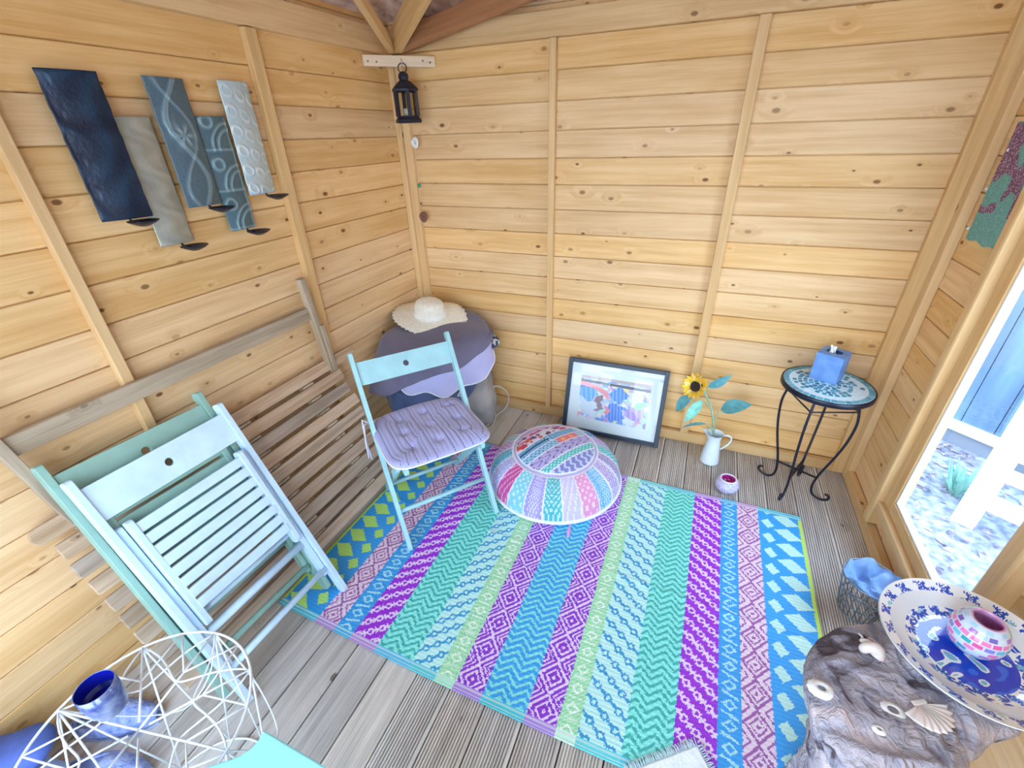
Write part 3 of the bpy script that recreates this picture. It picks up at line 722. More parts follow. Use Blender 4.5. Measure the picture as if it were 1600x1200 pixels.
blob(.12, .60, .13, .18, '58a8e8', 90); blob(.57, .66, .12, .17, '3f83dc', 120); blob(.55, .25, .12, .22, '3b74dc', 140); blob(.82, .30, .13, .17, 'a98ade', 80)
blob(.16, .22, .12, .16, 'cfe3f6'); blob(.88, .50, .06, .08, '8fe6a0'); blob(.68, .80, .05, .07, 'f2dc8a'); blob(.30, .42, .05, .22, '8a6f7a'); blob(.42, .30, .04, .10, 'e87f9a'); blob(.83, .68, .11, .13, 'dbe7fb')
d = np.abs(np.hypot(U3-.02, (V3-.28)*.95)-.5); art[(d < .045) & (U3 < .42)] = hx('f1929c')
art[(np.abs(V3-.88+U3*.02) < .028)] = hx('47505f'); art[V3 > .93] = hx('b9a9aa')
art = art*.80+.20*hx('e2e8f4')*(1-.15*rng.random(art.shape[:2]))[..., None]
o = cgrid('artwork', np.stack([AX, AY, np.zeros_like(AX)], -1), art, vcol('artwork_print', .6), fp, smooth=False); o.location = (0, .092, .0112)
MB().add([(-fw/2+.0242, .0242, .0135), (fw/2-.0242, .0242, .0135), (fw/2-.0242, fh-.0242, .0135), (-fw/2+.0242, fh-.0242, .0135)], [(0, 1, 2, 3)]).build('glass', glass_mat('frame_glass'), fp)

# ================================================================== JUG AND SUNFLOWER
m_jug = mat('white_enamel', (.70, .80, .86), .2, spec=.6)
jg = thing('jug', (1.853, -.165, .0), 'small white enamel jug holding a sunflower by the back wall', 'jug', rz=R(6))
def jf(r, z, a):
    if z > .15:
        k = (z-.15)/.04; sp_ = max(0, -math.cos(a))**6*.024*k; return r+sp_, z+sp_*.55
    return r, z
pr = [(0, .002), (.044, .002), (.049, .006), (.049, .014), (.045, .05), (.038, .10), (.033, .135), (.032, .150), (.036, .168), (.042, .186), (.0435, .188), (.040, .186), (.033, .168), (.030, .150), (.036, .10), (.044, .02), (0, .015)]
MB().lathe(pr, 40, fn=jf).build('body', m_jug, jg, True)
MB().tube([(.040, 0, .176), (.062, 0, .184), (.080, 0, .172), (.084, 0, .150), (.072, 0, .125), (.052, 0, .100), (.040, 0, .088)], [.004, .0048, .005, .005, .0048, .0045, .004], 10).build('handle', m_jug, jg, True)
sf = thing('sunflower', (1.853, -.165, .02), 'yellow sunflower with dark centre and teal leaves standing in the jug', 'flower')
m_stem = mat('sage_stem', (.30, .46, .30), .6, var=.15); m_leaf = mat('teal_leaf', (.10, .33, .36), .5, var=.2, nscale=40); m_leafl = mat('pale_green_leaf', (.22, .60, .48), .5, var=.15, nscale=40)
hc = Vector((1.715, -.185, .455))-sf.location
def bez(p0, p1, p2, p3, n=14):
    p0, p1, p2, p3 = map(Vector, (p0, p1, p2, p3)); return [(1-t)**3*p0+3*(1-t)**2*t*p1+3*(1-t)*t*t*p2+t**3*p3 for t in np.linspace(0, 1, n)]
st = bez((0, 0, 0), (.0, .0, .16), (-.02, .0, .33), (hc.x+.012, hc.y+.03, hc.z-.005), 20)
MB().tube(st, .0055, 8).build('stem', m_stem, sf, True)
nrm = Vector((-.30, -.78, .42)).normalized(); qd = nrm.to_track_quat('Z', 'Y').to_euler()
m_petal = mat('yellow_petal', (.95, .70, .08), .5, col2=(.95, .55, .03), nscale=60); m_petal2 = mat('pale_yellow_petal', (.93, .78, .28), .5)
def petal_mesh(L_, w, mt):
    q = MB(); n_ = 6; vs = []; 
    for i in range(n_+1):
        t = i/n_; ww = w*math.sin(math.pi*min(1, t*.9+.08))**.8*(1-t**4); z = .012*math.sin(t*2.2)+.010*t
        vs += [(.028+t*L_, -ww, z), (.028+t*L_, 0, z-.003), (.028+t*L_, ww, z)]
    fs = [(i*3+j, i*3+j+1, i*3+j+4, i*3+j+3) for i in range(n_) for j in (0, 1)]; q.add(vs, fs); return q.mesh('petal', mt, True)
pm = [petal_mesh(.050, .0125, m_petal), petal_mesh(.046, .0115, m_petal2)]
hd = Matrix.Translation(hc) @ nrm.to_track_quat('Z', 'Y').to_matrix().to_4x4()
for k in range(30):
    o = obj('petal', pm[k % 3 == 0], sf)
    Mx = hd @ Matrix.Rotation(2*math.pi*k/30*1.0+random.uniform(-.08, .08), 4, 'Z') @ Matrix.Rotation(R(-8-18*(k % 2)-random.uniform(0, 10)), 4, 'Y')
    o.matrix_local = Mx
def cen(r, z, a): return r, z+.0015*math.sin(a*16)*math.sin(r*700)
o = MB().lathe([(0, .006), (.009, .007), (.013, .014), (.022, .018), (.031, .014), (.036, .002), (.033, -.006), (0, -.008)], 36, fn=cen).build('flower_centre', mat('dark_brown_seedhead', (.035, .022, .022), .8, var=.5, nscale=200, bump=.8, bscale=300), sf, True); o.matrix_local = hd
def leaf(base, tip, w, mt, up=(0, -.6, .8), fold=.25, stem_from=None):
    base, tip = Vector(base)-sf.location, Vector(tip)-sf.location; a = tip-base; L_ = a.length; ad = a.normalized(); sd = ad.cross(Vector(up)).normalized(); nd = sd.cross(ad)
    n_ = 9; vs = []
    for i in range(n_+1):
        t = i/n_; ww = w*(math.sin(math.pi*t**.75))**.9; c = base+a*t+nd*(.10*L_*math.sin(math.pi*t))
        vs += [c-sd*ww+nd*ww*fold, c, c+sd*ww+nd*ww*fold]
    fs = [(i*3+j, i*3+j+1, i*3+j+4, i*3+j+3) for i in range(n_) for j in (0, 1)]
    q = MB().add(vs, fs); o = q.build('leaf', mt, sf, True)
    if stem_from is not None: MB().tube([Vector(stem_from)-sf.location, (Vector(stem_from)+Vector(base)+sf.location)/2-sf.location+Vector((0, 0, .005)), base], .0028, 6).build('leaf_stalk', m_stem, sf, True)
leaf((1.768, -.15, .445), (1.868, -.13, .525), .024, m_leaf, (0, -1, -.1), stem_from=(1.765, -.16, .40))
leaf((1.850, -.17, .335), (1.985, -.17, .395), .038, m_leaf, (-.1, -.6, .75), stem_from=(1.83, -.165, .22))
leaf((1.700, -.20, .415), (1.640, -.21, .300), .028, m_leaf, (-.6, -.8, .2), stem_from=(1.735, -.17, .43))
leaf((1.755, -.19, .385), (1.690, -.24, .265), .026, m_leafl, (-.4, -.8, -.3), stem_from=(1.79, -.165, .34))
leaf((1.800, -.18, .245), (1.680, -.22, .215), .010, m_leaf, (0, -.3, 1), stem_from=(1.845, -.165, .18))
sf2 = None

# bead candle bowl
bb = thing('candle_holder', (1.938, -.372, 0), 'small round lilac beaded candle holder on the deck beside the rug', 'candle holder')
def beadf(r, z, a): 
    k = .0022*abs(math.sin(a*22))*abs(math.sin(z*520)); return r+k, z
prf = [(0, .003), (.030, .003)]+[(.036+.019*math.sin((z-.0)/.068*math.pi*.92)**.8, z) for z in np.linspace(.006, .066, 22)]
MB().lathe(prf+[(.036, .070), (.033, .066)], 88, fn=beadf).build('bowl', mat('lilac_beads', (.38, .36, .62), .35, col2=(.70, .68, .85), nscale=160), bb, True)
MB().tube([(.0355*math.cos(a), .0355*math.sin(a), .069) for a in np.linspace(0, 2*math.pi, 40, endpoint=False)], .004, 6, closed=True).build('rim', mat('silver_bead_rim', (.75, .75, .82), .4), bb, True)
MB().lathe([(.0345, .066), (.032, .045), (.020, .034), (0, .032)], 40).build('lining', mat('magenta_glass', (.42, .02, .20), .15, var=.4, nscale=120), bb, True)

# ================================================================== MOSAIC TABLE
mt_ = thing('mosaic_table', (2.238, -.240, 0), 'round mosaic topped side table on curled black iron legs', 'table')
MB().lathe([(0, .575), (.176, .575), (.180, .579), (.180, .598), (.177, .601), (.172, .5985), (0, .5985)], 72).build('rim_plate', m_black, mt_, True)
MB().lathe([(0, .5992), (.1715, .5992)], 64).build('grout', mat('pale_grout', (.66, .84, .92), .7, var=.06, nscale=60), mt_)
m_t = [mat('mosaic_tile', c, .2) for c in ((.05, .30, .42), (.10, .36, .50), (.04, .20, .34), (.16, .44, .56))]
def tile(r0, r1, a0, a1, mi):
    q = MB(); pts = [(r0*math.cos(a0), r0*math.sin(a0)), (r1*math.cos(a0), r1*math.sin(a0)), (r1*math.cos(a1), r1*math.sin(a1)), (r0*math.cos(a1), r0*math.sin(a1))]
    q.prism(pts, lambda p, t: (p[0], p[1], .5985+.0030*t)); q.build('tile', m_t[mi], mt_)
for k in range(38):
    a = 2*math.pi*k/38; tile(.149, .1695, a+.012, a+2*math.pi/38-.020, random.choice((0, 1, 1, 3)))
for rr_, n_, skip in ((.128, 32, .55), (.107, 27, .2), (.086, 22, .1), (.065, 17, .15), (.044, 11, .1), (.022, 5, 0)):
    for k in range(n_):
        if random.random() < skip: continue
        a = 2*math.pi*(k+random.uniform(-.12, .12))/n_; w = .0185/rr_/2; tile(rr_-.0080, rr_+.0072, a-w*.82, a+w*.82, random.choice((0, 2, 2, 1)))
prof = [(.128, .576), (.142, .52), (.152, .455), (.146, .37), (.132, .29), (.113, .215), (.096, .15), (.086, .10), (.083, .06), (.090, .025), (.110, .009), (.135, .008), (.155, .018), (.162, .034), (.154, .047), (.143, .044)]
def cr(p, n_=6):
    out = []; P_ = [Vector(q) for q in p]
    for i in range(len(P_)-1):
        a, b, c, d = P_[max(i-1, 0)], P_[i], P_[i+1], P_[min(i+2, len(P_)-1)]
        for k in range(n_):
            t = k/n_; out.append(.5*((2*b)+(c-a)*t+(2*a-5*b+4*c-d)*t*t+(3*b-a-3*c+d)*t**3))
    out.append(P_[-1]); return out
for dg in (-25, 65, 155, 245):
    a = R(dg); MB().tube(cr([(r_*math.cos(a), r_*math.sin(a), z) for r_, z in prof], 4), .0056, 8).build('leg', m_black, mt_, True)
for dg in (-25, 65):
    a = R(dg)
    MB().bar((-.089*math.cos(a), -.089*math.sin(a), .115), (.089*math.cos(a), .089*math.sin(a), .115), .012, .004).build('cross_bar', m_black, mt_)
for dg in (-25, 65, 155, 245):
    a, b2 = R(dg), R(dg+90); MB().tube([(.143*math.cos(a), .143*math.sin(a), .515), (.143*math.cos(b2), .143*math.sin(b2), .515)], .0034, 6).build('brace', m_black, mt_, True)

tb_ = thing('tissue_box', (2.240, -.178, .6015), 'blue cube tissue box standing on the mosaic table', 'tissue box', rz=R(-27))
m_tis = mat('blue_tissue_carton', (.10, .24, .58), .5, col2=(.17, .34, .70), nscale=22)
q = MB(); hw = .052; hh = .125; n_ = 24
q.add([(-hw,-hw,0),(hw,-hw,0),(hw,hw,0),(-hw,hw,0),(-hw,-hw,hh),(hw,-hw,hh),(hw,hw,hh),(-hw,hw,hh)], [(0,3,2,1),(0,1,5,4),(1,2,6,5),(2,3,7,6),(3,0,4,7)])
q.build('carton', m_tis, tb_)
o = board_hole(.104, .104, .001, .030, n=24).build('top_panel', m_tis, tb_); o.location = (0, 0, hh)
ov = MB().tube([(.034*math.cos(a), .026*math.sin(a), hh+.0015) for a in np.linspace(0, 2*math.pi, 32, endpoint=False)], .0015, 5, closed=True); ov.build('slot_rim', mat('grey_blue_print', (.20, .30, .48), .5), tb_, True)
vs = []; fs = []
for i in range(9):
    for j in range(7):
        a = (j-3)/3; t = i/8
        vs.append((a*.024*(1-.55*t)+.006*math.sin(t*5+a*2)-.012*t, .010*math.sin(a*4+t*2)*(1-.4*t), hh-.03+t*.058))
for i in range(8):
    for j in range(6): fs.append((i*7+j, i*7+j+1, (i+1)*7+j+1, (i+1)*7+j))
MB().add(vs, fs).build('tissue', mat('white_tissue', (.9, .9, .9), .8), tb_, True)

# ================================================================== LANTERN
lz_ = (.150, -.135)
ln = thing('lantern', (*lz_, 1.664), 'small black metal lantern hanging from the corner brace', 'lantern', rz=R(15)); ln.scale = (1.12, 1.12, 1.03)
m_lb = mat('black_lantern_tin', (.010, .011, .028), .4, var=.3, nscale=50)
MB().lathe([(0, .0), (.058, .0), (.062, .006), (.060, .014), (.052, .022), (.050, .030), (0, .030)], 6).build('base', m_lb, ln)
MB().lathe([(.050, .128), (.058, .130), (.060, .138), (.050, .150), (.032, .166), (.024, .172), (0, .174)], 6).build('roof', m_lb, ln)
MB().lathe([(.016, .170), (.020, .176), (.024, .188), (.020, .200), (.010, .208), (0, .210)], 8).build('vent_cap', m_lb, ln)
for k in range(6):
    a = R(60*k); MB().bar((.050*math.cos(a), .050*math.sin(a), .028), (.050*math.cos(a), .050*math.sin(a), .132), .016, .006, up=(math.cos(a), math.sin(a), 0)).build('frame_bar', m_lb, ln)
    a2 = R(60*k+60); c1 = Vector((.046*math.cos(a), .046*math.sin(a), 0)); c2 = Vector((.046*math.cos(a2), .046*math.sin(a2), 0))
    MB().add([c1+Vector((0,0,.030)), c2+Vector((0,0,.030)), c2+Vector((0,0,.130)), c1+Vector((0,0,.130))], [(0,1,2,3)]).build('glass_pane', glass_mat('lantern_glass', (.9, .9, .85)) if k == 0 else bpy.data.materials['lantern_glass'], ln, recalc=False)
MB().lathe([(0, .031), (.016, .031), (.016, .06), (0, .062)], 16).build('candle', mat('candle_wax', (.8, .76, .66), .5), ln, True)
MB().tube([(.019*math.cos(a), 0, .222+.019*math.sin(a)) for a in np.linspace(0, 2*math.pi, 20, endpoint=False)], .0022, 6, closed=True).build('hanging_ring', m_lb, ln, True)
hk = MB().tube([(.138, -.118, 1.936), (.150, -.135, 1.925), (.154, -.140, 1.908), (.150, -.135, 1.898), (.144, -.128, 1.903)], .0022, 6).build('hook', mat('silver_hook', (.6, .6, .6), .3, .9), tb, True)

# charm string
ch_ = thing('hanging_charm', (.105, -.045, 1.90), 'string with white shell, green bead and brown stone hanging in the corner', 'hanging charm')
zs = lambda z: z-1.90
MB().tube([(.0, .0, 0), (.006, -.004, zs(1.80)), (.010, -.005, zs(1.60)), (.006, -.005, zs(1.38)), (.004, -.005, zs(1.24))], .0016, 6).build('string', mat('cream_string', (.75, .60, .42), .8), ch_, True)
def disc(name, c, rx, rz, t, mt, hole=0, lump=.1, rot=0):
    n_ = 28; vs = []; fs = []
    for i, (k, d) in enumerate(((1, -t*.2), (.85, -t/2), (hole, -t/2), (hole, t/2), (.85, t/2), (1, t*.2))):
        for j in range(n_):
            a = 2*math.pi*j/n_; l = 1+lump*math.sin(a*2+1)+lump*.6*math.sin(a*3) if k > .5 else 1
            x, z = rx*k*l*math.cos(a), rz*k*l*math.sin(a); vs.append((c[0]+x*math.cos(rot)-z*math.sin(rot), c[1]+d, c[2]+x*math.sin(rot)+z*math.cos(rot)))
    for i in range(6):
        i2 = (i+1) % 6
        for j in range(n_): j2 = (j+1) % n_; fs.append((i*n_+j, i*n_+j2, i2*n_+j2, i2*n_+j))
    MB().add(vs, fs).build(name, mt, ch_, True)
disc('shell', (.014, -.010, zs(1.575)), .021, .027, .007, mat('white_shell', (.85, .86, .88), .4), hole=.18, lump=.12, rot=.4)
disc('stone', (.012, -.010, zs(1.200)), .024, .030, .010, mat('brown_stone', (.20, .085, .06), .7, var=.2, nscale=60), hole=.02, lump=.08, rot=.3)
def ball(name, c, r_, mt, par, sq=1): 
    pf = [(r_*math.sin(t), r_*sq*-math.cos(t)) for t in np.linspace(0, math.pi, 9)]; return MB().lathe(pf, 14, c=c).build(name, mt, par, True)
ball('bead', (.006, -.006, zs(1.365)), .010, mat('green_glass_bead', (.02, .28, .16), .15), ch_, 1.1)
ball('bead', (.005, -.006, zs(1.272)), .006, mat('brown_bead', (.22, .05, .02), .4), ch_)

# ================================================================== WALL SCONCE
ws = thing('wall_sconce', (.0, -1.25, 1.36), 'row of five staggered embossed metal panels with candle cups on left wall', 'candle sconce')
def metal(name, c, c2, rough=.42): return mat(name, c, rough, .35, col2=c2, nscale=14)
mm = [metal('dark_blue_patina', (.012, .028, .07), (.03, .075, .13), .35), metal('pale_stone_patina', (.34, .35, .30), (.58, .57, .50)), metal('blue_grey_patina', (.07, .12, .15), (.15, .24, .27)),
      metal('teal_grey_patina', (.06, .13, .16), (.14, .26, .29)), metal('white_patina', (.50, .60, .62), (.74, .80, .80))]
pcol = [(hx('101a30'), hx('264a66')), (hx('9a9a8c'), hx('c9c8bb')), (hx('3b5260'), hx('8fa9b4')), (hx('3a5563'), hx('93b2bb')), (hx('a9bfc4'), hx('e6f0f2'))]
m_pan = vcol('relief_metal_patina', .4, .3, 90); m_pan.node_tree.nodes['Principled BSDF'].inputs['Metallic'].default_value = .3
lab = ['dark navy embossed panel', 'pale stone coloured panel', 'blue grey scroll embossed panel', 'teal grey arch embossed panel', 'white embossed panel']
pan = [(-1.560, -1.436, 1.412, 1.778, .022), (-1.430, -1.318, 1.314, 1.676, .018), (-1.306, -1.183, 1.416, 1.781, .030), (-1.176, -1.068, 1.317, 1.681, .020), (-1.060, -.941, 1.427, 1.788, .026)]
def emboss(kind, Y, Z):
    x = Y*1.0; z = Z
    if kind == 0: return .5*np.sin(x*38+np.sin(z*26)*2.2)*np.cos(z*32+np.sin(x*40)*1.5)
    if kind == 1: return .35*np.sin(x*70+z*40+np.sin(z*60)*2)*np.sin(z*55+x*30)
    if kind == 2:
        r1 = np.hypot(x-.062, z-.21); a = np.arctan2(z-.21, x-.062); f = np.exp(-(r1/.03)**2)*(1+.7*np.cos(6*a))
        s1 = np.exp(-((np.abs(x-.062-.038*np.sin(z*19))-.004)/.0045)**2); s2 = np.exp(-((np.abs(x-.062+.040*np.sin(z*19+.6)))/.006)**2)
        return f+s1*.9+s2*.7
    if kind == 3:
        zz = (z % .13)-.0; r_ = np.hypot(x-.105, zz-.01); v_ = np.exp(-((r_-.055)/.004)**2)+np.exp(-((r_-.075)/.004)**2)+np.exp(-((zz-.005)/.004)**2)
        r2 = np.hypot(x-.03, zz-.09); return v_+np.exp(-((r2-.018)/.005)**2)+np.exp(-((x-.103)/.004)**2)
    r_ = np.hypot(((x*1.0) % .045)-.022, ((z+.3*x) % .062)-.030); return np.exp(-((r_-.016)/.004)**2)*(.6+.4*np.sin(z*90))
for i, (y0, y1, z0, z1, xf) in enumerate(pan):
    ny_, nz_ = 40, 110; yy = np.linspace(0, y1-y0, ny_+1); zz = np.linspace(0, z1-z0, nz_+1); Yg, Zg = np.meshgrid(yy, zz)
    bowf = .010*(1-((Yg-(y1-y0)/2)/((y1-y0)/2))**2) if i else .030*np.sin(np.clip(Yg/(y1-y0)*1.25, 0, 1)*math.pi/2)
    E_ = emboss(i, Yg, Zg); fade = np.clip(np.minimum(Yg, (y1-y0)-Yg)/.006, 0, 1)*np.clip(np.minimum(Zg, (z1-z0)-Zg)/.006, 0, 1); X = xf+bowf+.0042*E_*fade
    edge = .0006*np.sin(Zg*70+i)+.0005*np.sin(Zg*160); 
    P = np.stack([X, Yg+edge*((Yg > .02)*1.0-(Yg <= .02)), Zg], -1)
    Ec = (E_[1:, 1:]+E_[:-1, :-1])/2; c0_, c1_ = [np.array(q) for q in pcol[i]]; kk = np.clip(.35+.65*Ec+.03*rng.standard_normal(Ec.shape), 0, 1)[..., None]  # colour runs from darker in the hollows to lighter on raised relief
    o = cgrid('panel', P, c0_*(1-kk)+c1_*kk, m_pan, ws); o.location = (0, y0+1.25, z0-1.36); o['label'] = lab[i]
    s_ = o.modifiers.new('thick', 'SOLIDIFY'); s_.thickness = .004; s_.offset = -1
    cy = (y0+y1)/2+.012-.5*(y0+y1)+ (y1-y0)/2
    cup = MB().lathe([(0, -.016), (.012, -.014), (.030, -.006), (.040, .000), (.041, .002), (.037, .001), (.020, -.004), (0, -.006)], 28).build('candle_cup', m_black, o, True)
    cup.location = (.060+xf, cy, -.006)
    MB().tube([(xf-.002, cy-.006, .012), (xf+.012, cy-.006, -.006), (.040+xf, cy, -.010)], .0035, 6).build('arm', m_black, o, True)
    MB().box(-.02, xf-.001, -.008, .008, -.008, .008).build('wall_mount', m_black, o).location = (0, (y1-y0)/2, .25)
    ws['n'] = 0
del ws['n']
for o in [c for p_ in ws.children for c in p_.children if c.name.startswith('wall_mount')]:
    pass

# ================================================================== PILE IN THE CORNER
def softbox(name, c, hx_, hy_, hz_, rz, mt, lump=.015, seed=0, par=None, e=.35, tilt=(0, 0), nlat=24, nlon=48, label=None, cat=None, sag=0):
    q = MB(); pf = []; vs = []; fs = []
    sg = lambda x, p_: math.copysign(abs(x)**p_, x)
    for i in range(nlat+1):
        ph = -math.pi/2+math.pi*i/nlat
        for j in range(nlon):
            t = 2*math.pi*j/nlon; x = hx_*sg(math.cos(ph), e)*sg(math.cos(t), e); y = hy_*sg(math.cos(ph), e)*sg(math.sin(t), e); z = hz_*sg(math.sin(ph), e*1.5)
            nv = noise.noise(Vector((x*6+seed, y*6, z*6)))*lump+noise.noise(Vector((x*16+seed, y*16, z*16)))*lump*.4
            l = max(1e-5, math.sqrt(x*x+y*y+z*z)); s_ = 1+nv/l
            vs.append((x*s_, y*s_, z*s_-sag*((x/hx_)**2+(y/hy_)**2)*.5))
    for i in range(nlat):
        for j in range(nlon): j2 = (j+1) % nlon; fs.append((i*nlon+j, i*nlon+j2, (i+1)*nlon+j2, (i+1)*nlon+j))
    o = q.add(vs, fs).build(name, mt, par, True); o.location = c; o.rotation_euler = (tilt[0], tilt[1], rz)
    if label: tag(o, label, cat)
    return o
az = math.atan2(.60, .46)
m_navy = mat('navy_cotton', (.045, .07, .16), .85, col2=(.09, .12, .25), nscale=5, bump=.3, bscale=120, sheen=.2)
m_taupe = mat('taupe_canvas', (.24, .22, .22), .9, col2=(.40, .37, .36), nscale=8, bump=.3, bscale=80)
m_plum = mat('charcoal_plum_fleece', (.125, .115, .19), .9, col2=(.16, .15, .24), nscale=6, bump=.3, bscale=150, sheen=.3)
m_lilac = mat('lilac_fleece', (.46, .45, .74), .9, col2=(.54, .53, .80), nscale=6, bump=.2, bscale=150, sheen=.3)
m_rose = mat('dusty_rose_cotton', (.46, .34, .36), .9, var=.12, nscale=8)
bag = thing('canvas_bag', (.40, -.245, 0), 'grey taupe canvas bag slumped on the floor under the blankets', 'bag')
softbox('body', (0, 0, .20), .195, .150, .195, az*.2, m_taupe, .05, 3, bag, .55)
MB().tube(cr([(.16, .0, .26), (.215, .05, .25), (.255, .09, .17), (.24, .07, .09), (.19, .0, .05), (.17, -.06, .02)], 5), .006, 8).build('rope_handle', mat('cream_rope', (.50, .42, .34), .9, bump=.5, bscale=200), bag, True)
MB().tube(cr([(.14, -.09, .26), (.20, -.07, .20), (.22, -.04, .10), (.20, -.06, .02), (.14, -.13, .015)], 5), .006, 8).build('rope_handle', bpy.data.materials['cream_rope'], bag, True)
softbox('seat_cushion', (.300, -.385, .405), .285, .165, .055, az, m_navy, .02, 5, None, .5, tilt=(R(0), R(0)), label='thick navy cushion lowest in the corner pile', cat='cushion')
softbox('seat_cushion', (.325, -.352, .490), .300, .165, .035, az, m_rose, .016, 9, None, .5, tilt=(R(7), 0), label='dusty rose cushion on the navy one in the corner pile', cat='cushion')
m_flor = mat('navy_floral', (.02, .05, .12), .85, col2=(.70, .76, .84), nscale=38)
bpy.data.materials['navy_floral'].node_tree.nodes['Color Ramp'].color_ramp.elements[0].position = .50
bpy.data.materials['navy_floral'].node_tree.nodes['Color Ramp'].color_ramp.elements[1].position = .54
softbox('seat_cushion', (.340, -.340, .545), .318, .165, .030, az, m_flor, .014, 14, None, .5, tilt=(R(8), 0), label='navy and white floral cushion near the top of the corner pile', cat='cushion')
def drape(name, c, a_len, b_len, rz, ztop, drops, mt, folds, seed, label, cat, hem=None, thick=.004, dome=.03, out=.05, outs=None, wav=1.0, tilt=(.05, .16)):
    """sheet over a stack: elliptical footprint, drop(theta) given as list over 12 directions (local)"""
    n1, n2 = 144, 44; V = np.zeros((n2+1, n1+1, 3)); 
    D = np.array(drops+[drops[0]])
    edge = []
    for j in range(n1+1):
        t = 2*math.pi*(j % n1)/n1; dr = float(np.interp((t/(2*math.pi))*len(drops), range(len(drops)+1), D))
        dr += wav*(.012*math.sin(t*5+seed)+.009*math.sin(t*11+seed*2))
        oo = out if outs is None else float(np.interp((t/(2*math.pi))*len(outs), range(len(outs)+1), outs+[outs[0]]))
        c_, s_ = math.cos(t), math.sin(t); e = (abs(c_)**3.2+abs(s_)**3.2)**(-1/3.2)
        for i in range(n2+1):
            q = i/n2; top = .55
            if q < top:
                k = q/top; r_ = k; z = ztop+dome*(1-k*k)
                x, y = a_len*e*c_*r_, b_len*e*s_*r_; w = 0.0
                z += .006*math.sin(t*3+seed+k*4)*k
                if k > .85: z -= .02*((k-.85)/.15)**2
            else:
                k = (q-top)/(1-top); f = folds*(.15+k)*math.sin(t*9+seed+math.sin(t*3)*1.5)
                o_ = oo*k**.7+f*.014
                x, y = a_len*e*c_+c_*o_, b_len*e*s_+s_*o_; z = ztop-.02-dr*k
            V[i, j] = (x, y, z+tilt[0]*x+tilt[1]*y)
    ob = cgrid(name, V, None, mt, None); ob.location = (c[0], c[1], 0); ob.rotation_euler = (0, 0, rz)
    s1 = ob.modifiers.new('thick', 'SOLIDIFY'); s1.thickness = thick; s1.offset = 1
    tag(ob, label, cat)
    if hem:
        MB().tube([tuple(p) for p in V[n2, :-1]], .004, 6, closed=True).build('hem', hem, ob, True)
    return ob
drape('blanket', (.300, -.385), .290, .172, az, .470, [.0, .0, .05, .05, .05, .10, .15, .17, .20, .19, .08, .0], m_navy, .6, 1.2, 'navy blue cloth hanging lowest below the lilac blanket', 'blanket', dome=.0, out=.03)
drape('blanket', (.318, -.365), .300, .185, az, .612, [.01, .02, .03, .03, .03, .05, .10, .13, .16, .20, .19, .06], m_lilac, .7, 4.2, 'lilac fleece blanket with white hem below the charcoal one', 'blanket', hem=mat('white_hem', (.82, .82, .90), .8), dome=.004, out=.035, outs=[.02, .02, .02, .02, .02, .03, .03, .03, .035, .035, .035, .02])
drape('blanket', (.318, -.365), .305, .190, az, .640, [.0, .01, .02, .02, .02, .12, .22, .16, .09, .08, .05, .0], m_plum, .35, 2.4, 'charcoal plum blanket on top of the pile under the hat', 'blanket', dome=.03, out=.045, outs=[.0, .01, .02, .02, .02, .05, .13, .08, .05, .045, .035, .005], wav=.5)

# straw hat
ht = thing('straw_hat', (.232, -.283, .700), 'cream straw sun hat with wavy frayed brim lying on the blankets', 'hat'); ht.rotation_euler = Euler((R(12), R(6), R(20)))
m_straw = mat('cream_straw', (.86, .81, .66), .8, col2=(.94, .92, .84), nscale=70, bump=1.0, bscale=140)
def hatf(r, z, a):
    if r > .085:
        k = (r-.085)/.12; rr_ = r*(1+.10*math.cos(2*a+.9)*k)+(.004*math.sin(a*37)+.003*math.sin(a*61+1) if k > .9 else 0)
        return rr_, z+(.020*math.sin(2*a+.4)+.008*math.sin(3*a))*k-.018*k*k
    return r*(1+.06*math.cos(2*a)), z
pfh = [(0, .092), (.035, .094), (.060, .090), (.076, .076), (.084, .050), (.088, .022), (.090, .012), (.096, .009), (.12, .008), (.15, .007), (.18, .005), (.205, .003), (.203, -.002), (.15, .001), (.10, .003), (.086, .006), (.074, .050), (.05, .082), (0, .086)]
MB().lathe(pfh, 180, fn=hatf).build('hat_body', m_straw, ht, True)
MB().lathe([(.0905, .010), (.0925, .012), (.0905, .034), (.0860, .038)], 64, fn=lambda r, z, a: (r*(1+.06*math.cos(2*a)), z)).build('hat_band', mat('cream_band', (.93, .91, .84), .7, bump=.6, bscale=120), ht, True)

# ================================================================== BOTTOM RIGHT: BASKET, STUMP, PLATTER
bk = thing('wire_basket', (2.385, -.905, 0), 'small blue lined wire basket on the deck beside the stump', 'basket'); bk.scale = (.84, .84, .95)
m_wire = mat('grey_blue_wire', (.22, .27, .34), .4, .5); m_bl = mat('blue_cloth_lining', (.12, .25, .50), .7, col2=(.30, .46, .72), nscale=16, bump=.5, bscale=30)
for z in (.012, .07, .13, .19): 
    r_ = .070+.035*(z/.19); MB().tube([(r_*math.cos(a), r_*math.sin(a), z) for a in np.linspace(0, 2*math.pi, 40, endpoint=False)], .003, 6, closed=True).build('hoop', m_wire, bk, True)
for k in range(22):
    a = 2*math.pi*k/22; MB().tube([(.070*math.cos(a), .070*math.sin(a), .01), (.105*math.cos(a), .105*math.sin(a), .19)], .0022, 5).build('upright', m_wire, bk, True)
q = MB(); vs = []; fs = []; nr = 22; na_ = 64
for i in range(nr+1):
    t = i/nr
    for j in range(na_):
        a = 2*math.pi*j/na_; r_ = .098*t; z = .155+.020*noise.noise(Vector((r_*22*math.cos(a), r_*22*math.sin(a), 3.3)))*2.2+(.045*t**4)+.006*math.sin(a*9)*t
        vs.append((r_*math.cos(a), r_*math.sin(a), z))
